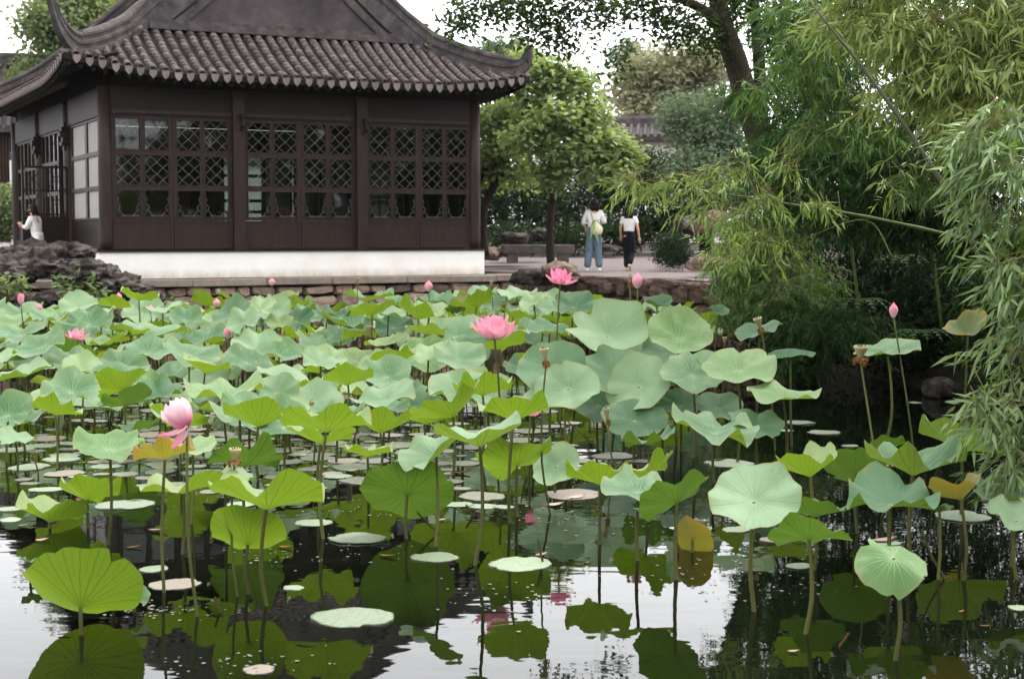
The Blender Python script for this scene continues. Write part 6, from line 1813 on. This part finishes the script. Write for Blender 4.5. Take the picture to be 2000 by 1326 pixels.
def floating_pad(px, py, w, k='pad', asp=1.0, label=None):
    c = at_z(px, py, 0.004); r = w / 2 / F * c.y
    o = link('floating_pad', pr.choice(PADM[k]), None)
    o.location = (c.x, c.y, pr.uniform(.000, .004)); o.scale = (r, r * asp, min(.45, max(.22, r * 1.6))); o.rotation_euler = (math.radians(pr.uniform(-1.2, 1.2)), math.radians(pr.uniform(-1.2, 1.2)), pr.uniform(0, 6.28))
    put(o, label, 'lily pad', 'pads floating on the pond')
    PADS.append([o, px, py, c.y, w, k])
for a in [(690, 1205, 158), (698, 1051, 112), (848, 1087, 95), (1016, 1101, 122), (506, 1306, 66, 'pad_pink'), (341, 1140, 98, 'pad_pink'), (573, 1147, 42), (612, 1020, 70), (300, 1111, 56), (243, 985, 116), (90, 955, 66), (16, 993, 54), (56, 912, 82), (120, 897, 70), (208, 910, 60), (322, 912, 50), (382, 910, 42), (942, 969, 96, 'pad_mat'), (985, 990, 40), (945, 988, 60),
          (1120, 965, 116, 'pad_pink'), (895, 985, 62), (1728, 906, 60), (1610, 844, 66), (1560, 825, 62), (1880, 1008, 112), (1735, 1060, 50), (1560, 1105, 56), (1510, 1053, 56, 'pad_pink'), (1440, 1033, 60), (1425, 905, 96), (1992, 1187, 44), (1788, 786, 26), (1390, 648, 20), (660, 930, 60), (620, 895, 70, 'pad_mat'), (540, 880, 80, 'pad_mat'), (590, 938, 76, 'pad_mat'), (730, 900, 66, 'pad_mat'),
          (1200, 890, 90, 'pad_mat'), (1130, 900, 60, 'pad_mat'), (1090, 935, 46), (1250, 900, 50, 'pad_mat'), (20, 1015, 44), (1020, 860, 70, 'pad_mat'), (980, 900, 50, 'pad_mat'), (1600, 1038, 30), (470, 985, 60), (440, 1000, 46), (30, 878, 70), (80, 870, 60), (150, 930, 40), (410, 960, 44, 'pad_mat'), (1535, 840, 30), (1660, 870, 34)]:
    floating_pad(*a)
wpads = [(p[0].location.x, p[0].location.y, p[0].scale[0]) for p in PADS]
np_ = 0
for tries in range(9000):
    if np_ >= 240: break
    px = pr.triangular(-20, 1230, 420); py = pr.uniform(748, 925) if pr.random() < .8 else pr.uniform(850, 960)
    if px > 900 and py < 800: continue
    c = at_z(px, py, 0)
    if pond_sd(c.x, c.y)[0] > -.4: continue
    dia = pr.choice((.16, .22, .28, .34, .42)) * pr.uniform(.85, 1.15); r = dia / 2
    if any(math.hypot(c.x - x, c.y - y) < (r + q) * .82 for x, y, q in wpads): continue
    wpads.append((c.x, c.y, r)); np_ += 1
    floating_pad(px, py, dia * F / c.y, pr.choice(('pad_mat', 'pad_mat', 'pad_mat', 'pad_pink', 'pad')), pr.uniform(.85, 1.0))
# scraps, duckweed and fallen petals
db = MB()
for i in range(2600):
    if pr.random() < .80: px, py = pr.triangular(-30, 1150, 450), pr.uniform(745, 930)
    else:
        k = pr.choice(((460, 1290, 120, 14), (1000, 1170, 70, 20), (330, 1195, 60, 8), (750, 1000, 120, 10), (120, 990, 110, 10), (1400, 1120, 100, 20), (1260, 1030, 120, 16), (560, 1080, 120, 12), (640, 960, 120, 20), (1100, 1010, 90, 16), (1480, 1150, 90, 14)))
        px, py = pr.gauss(k[0], k[2]), pr.gauss(k[1], k[3])
    c = at_z(px, py, 0)
    if pond_sd(c.x, c.y)[0] > -.3: continue
    r = pr.uniform(.004, .015) * (1 if c.y < 14 else 2.0); a = pr.uniform(0, 6.28)
    n = 5
    db.add([(c.x + r * math.cos(a + 6.283 * k / n) * pr.uniform(.7, 1.3), c.y + r * math.sin(a + 6.283 * k / n) * pr.uniform(.7, 1.3), .004 + .002 * (k % 2)) for k in range(n)], [tuple(range(n))])
put(db.build('floating_scraps', M_['pad_mat']), 'tiny scraps and duckweed drifting on the water', kind='stuff')
fpm = petal_mesh(1.0, .5, .5, 'fallen_petal'); fpm.materials.append(M_['petal_fallen'])
fpd = petal_mesh(1.0, .34, .6, 'fallen_leaf'); fpd.materials.append(M_['leaf_dead'])
for (px, py, w, dead, lb) in ((46, 1027, 22, 0, 'cream fallen petal floating by the curled leaf at the water'), (82, 1056, 26, 0, 'pink fallen petal near the big fan leaf'), (262, 1070, 30, 1, 'rusty folded leaf scrap behind the big fan leaf'), (310, 1036, 40, 0, 'long cream petal curled on open water'), (1085, 987, 34, 0, 'cream curled petal with a raised tip under a tilted leaf'), (1130, 974, 36, 0, 'long pale petal lying by a reddish pad'), (864, 1016, 18, 0, 'pink and white petal by a slanting stalk'), (503, 1095, 14, 0, 'small white petal near the bent stalk'),
                              (1550, 1272, 22, 0, 'single cream petal alone on dark water'), (1730, 1058, 50, 0, 'long cream petal lying before the pale drooping leaf'), (1705, 930, 46, 1, 'pinkish boat shaped scrap before the upright fan leaf'), (1400, 900, 36, 1, 'reddish boat shaped leaf floating below the wavy pale leaf'), (1925, 1222, 24, 1, 'yellow brown scrap under the leaning stems'), (1880, 1195, 16, 1, 'tiny tan scrap on the dark mirror'), (125, 1240, 26, 1, 'orange leaf scrap on the mirror of the fan leaf'), (835, 905, 44, 0, 'pink petal lying among dull pads'), (900, 925, 40, 1, 'rose brown curled scrap behind the long stalk'),
                              (322, 940, 30, 1, 'orange dead leaf on the water behind the orange tinged leaf'), (1060, 1085, 26, 0, 'upright cream petal tip on a large pad'), (560, 1068, 30, 1, 'thin orange sliver on the mirrored leaves'), (760, 1085, 36, 1, 'row of orange slivers on the mirrored dark leaf'), (1215, 842, 34, 0, 'pale petals floating in the shade of the clump'), (690, 920, 26, 0, 'small rose petal among the pads')):
    c = at_z(px, py, .004); s = w / F * c.y
    o = link('fallen_leaf' if dead else 'fallen_petal', fpd if dead else fpm, None); o.location = (c.x - s * .5, c.y, .006); o.rotation_euler = (0, math.radians(pr.uniform(-6, 6)), math.radians(-90 + pr.uniform(-30, 30))); o.scale = (s, s, s * .55)
    put(o, lb, 'leaf scrap' if dead else 'petal')

# ------------------------------------------------------------------ labels that single each leaf and pad out
ORD = ['', 'second ', 'third ', 'fourth ', 'fifth ', 'sixth ', 'seventh ', 'eighth ', 'ninth ', 'tenth ', 'eleventh ', 'twelfth ', 'thirteenth ', 'fourteenth ', 'fifteenth ', 'sixteenth ', 'seventeenth ', 'eighteenth ', 'nineteenth ', 'twentieth ']
EXTRA = [('the cream bag walker', 1160, 460, 30), ('the end of the plinth', 937, 520, 30.5), ('the rockery peak', 95, 500, 27), ('the round bush', 1312, 490, 33), ('the waterline stone', 1830, 750, 19.8), ('the orange tinged leaf', 322, 897, 9.3), ('the big fan leaf', 157, 1182, 7.9), ('the folded yellow leaf', 1352, 1052, 10)]
MARKS = LM + EXTRA
def relation(px, py, D, mk):
    n, mx, my, mD = mk
    dx, dy = px - mx, py - my
    if abs(dx) > 1.5 * abs(dy): r = 'left of' if dx < 0 else 'right of'
    elif dy > 0: r = 'below'
    else: r = 'above'
    return r
def label_all(items, describe):
    groups = {}
    for it in items:
        _, px, py, D = it[:4]
        mk = min(MARKS, key=lambda q: math.hypot(px - q[1], (py - q[2]) * 1.3) + (1e6 if (abs(px - q[1]) + abs(py - q[2])) < 3 else 0))
        d, noun = describe(it)
        groups.setdefault((d, noun, relation(px, py, D, mk), mk[0]), []).append((math.hypot(px - mk[1], py - mk[2]), it))
    for (d, noun, rel, mk), L in groups.items():
        L.sort(key=lambda q: q[0])
        for i, (_, it) in enumerate(L):
            lb = f'{d} {noun} nearest {rel} {mk}' if i == 0 and len(L) > 1 else (f'{d} {noun} {rel} {mk}' if i == 0 else f'{ORD[min(i, 19)]}{d} {noun} {rel} {mk}')
            lb = lb.replace('nearest left of', 'just left of').replace('nearest right of', 'just right of').replace('nearest below', 'just below').replace('nearest above', 'just above')
            if len(lb.split()) > 16: lb = lb.replace('tilted to show its face', 'seen from above')
            it[0]['label'] = lb
def d_leaf(it):
    w = it[4] / F * it[3]
    size = 'large' if w > .68 else ('small' if w < .45 else '')
    view = {'top': 'lotus leaf tilted to show its face', 'under': 'lotus leaf showing its underside', 'edge': 'wavy lotus leaf held level'}[it[6]]
    return (size + ' ' + TINT[it[5]][1]).strip(), view
def d_pad(it):
    w = it[4] / F * it[3]
    return ('wide ' if w > .42 else ('small ' if w < .28 else '')) + {'pad': 'pale green', 'pad_pink': 'reddish', 'pad_mat': 'dull greyish'}[it[5]], 'pad floating flat'
label_all(LEAVES, d_leaf)
label_all(PADS, d_pad)

# ------------------------------------------------------------------ thin summer haze round the whole scene
hz = MB(); hz.box((0, 0, 9.2), (1600, 1600, 22))
hm = bpy.data.materials.new('haze_air'); hm.use_nodes = True; hn = hm.node_tree.nodes; hn.clear()
ho = hn.new('ShaderNodeOutputMaterial'); hv = hn.new('ShaderNodeVolumePrincipled')
hv.inputs['Color'].default_value = (0.96, 0.97, 0.98, 1); hv.inputs['Density'].default_value = 0.00009; hv.inputs['Anisotropy'].default_value = 0.3
hm.node_tree.links.new(hv.outputs['Volume'], ho.inputs['Volume'])
put(hz.build('haze', hm), 'thin pale summer haze over the garden', kind='stuff')
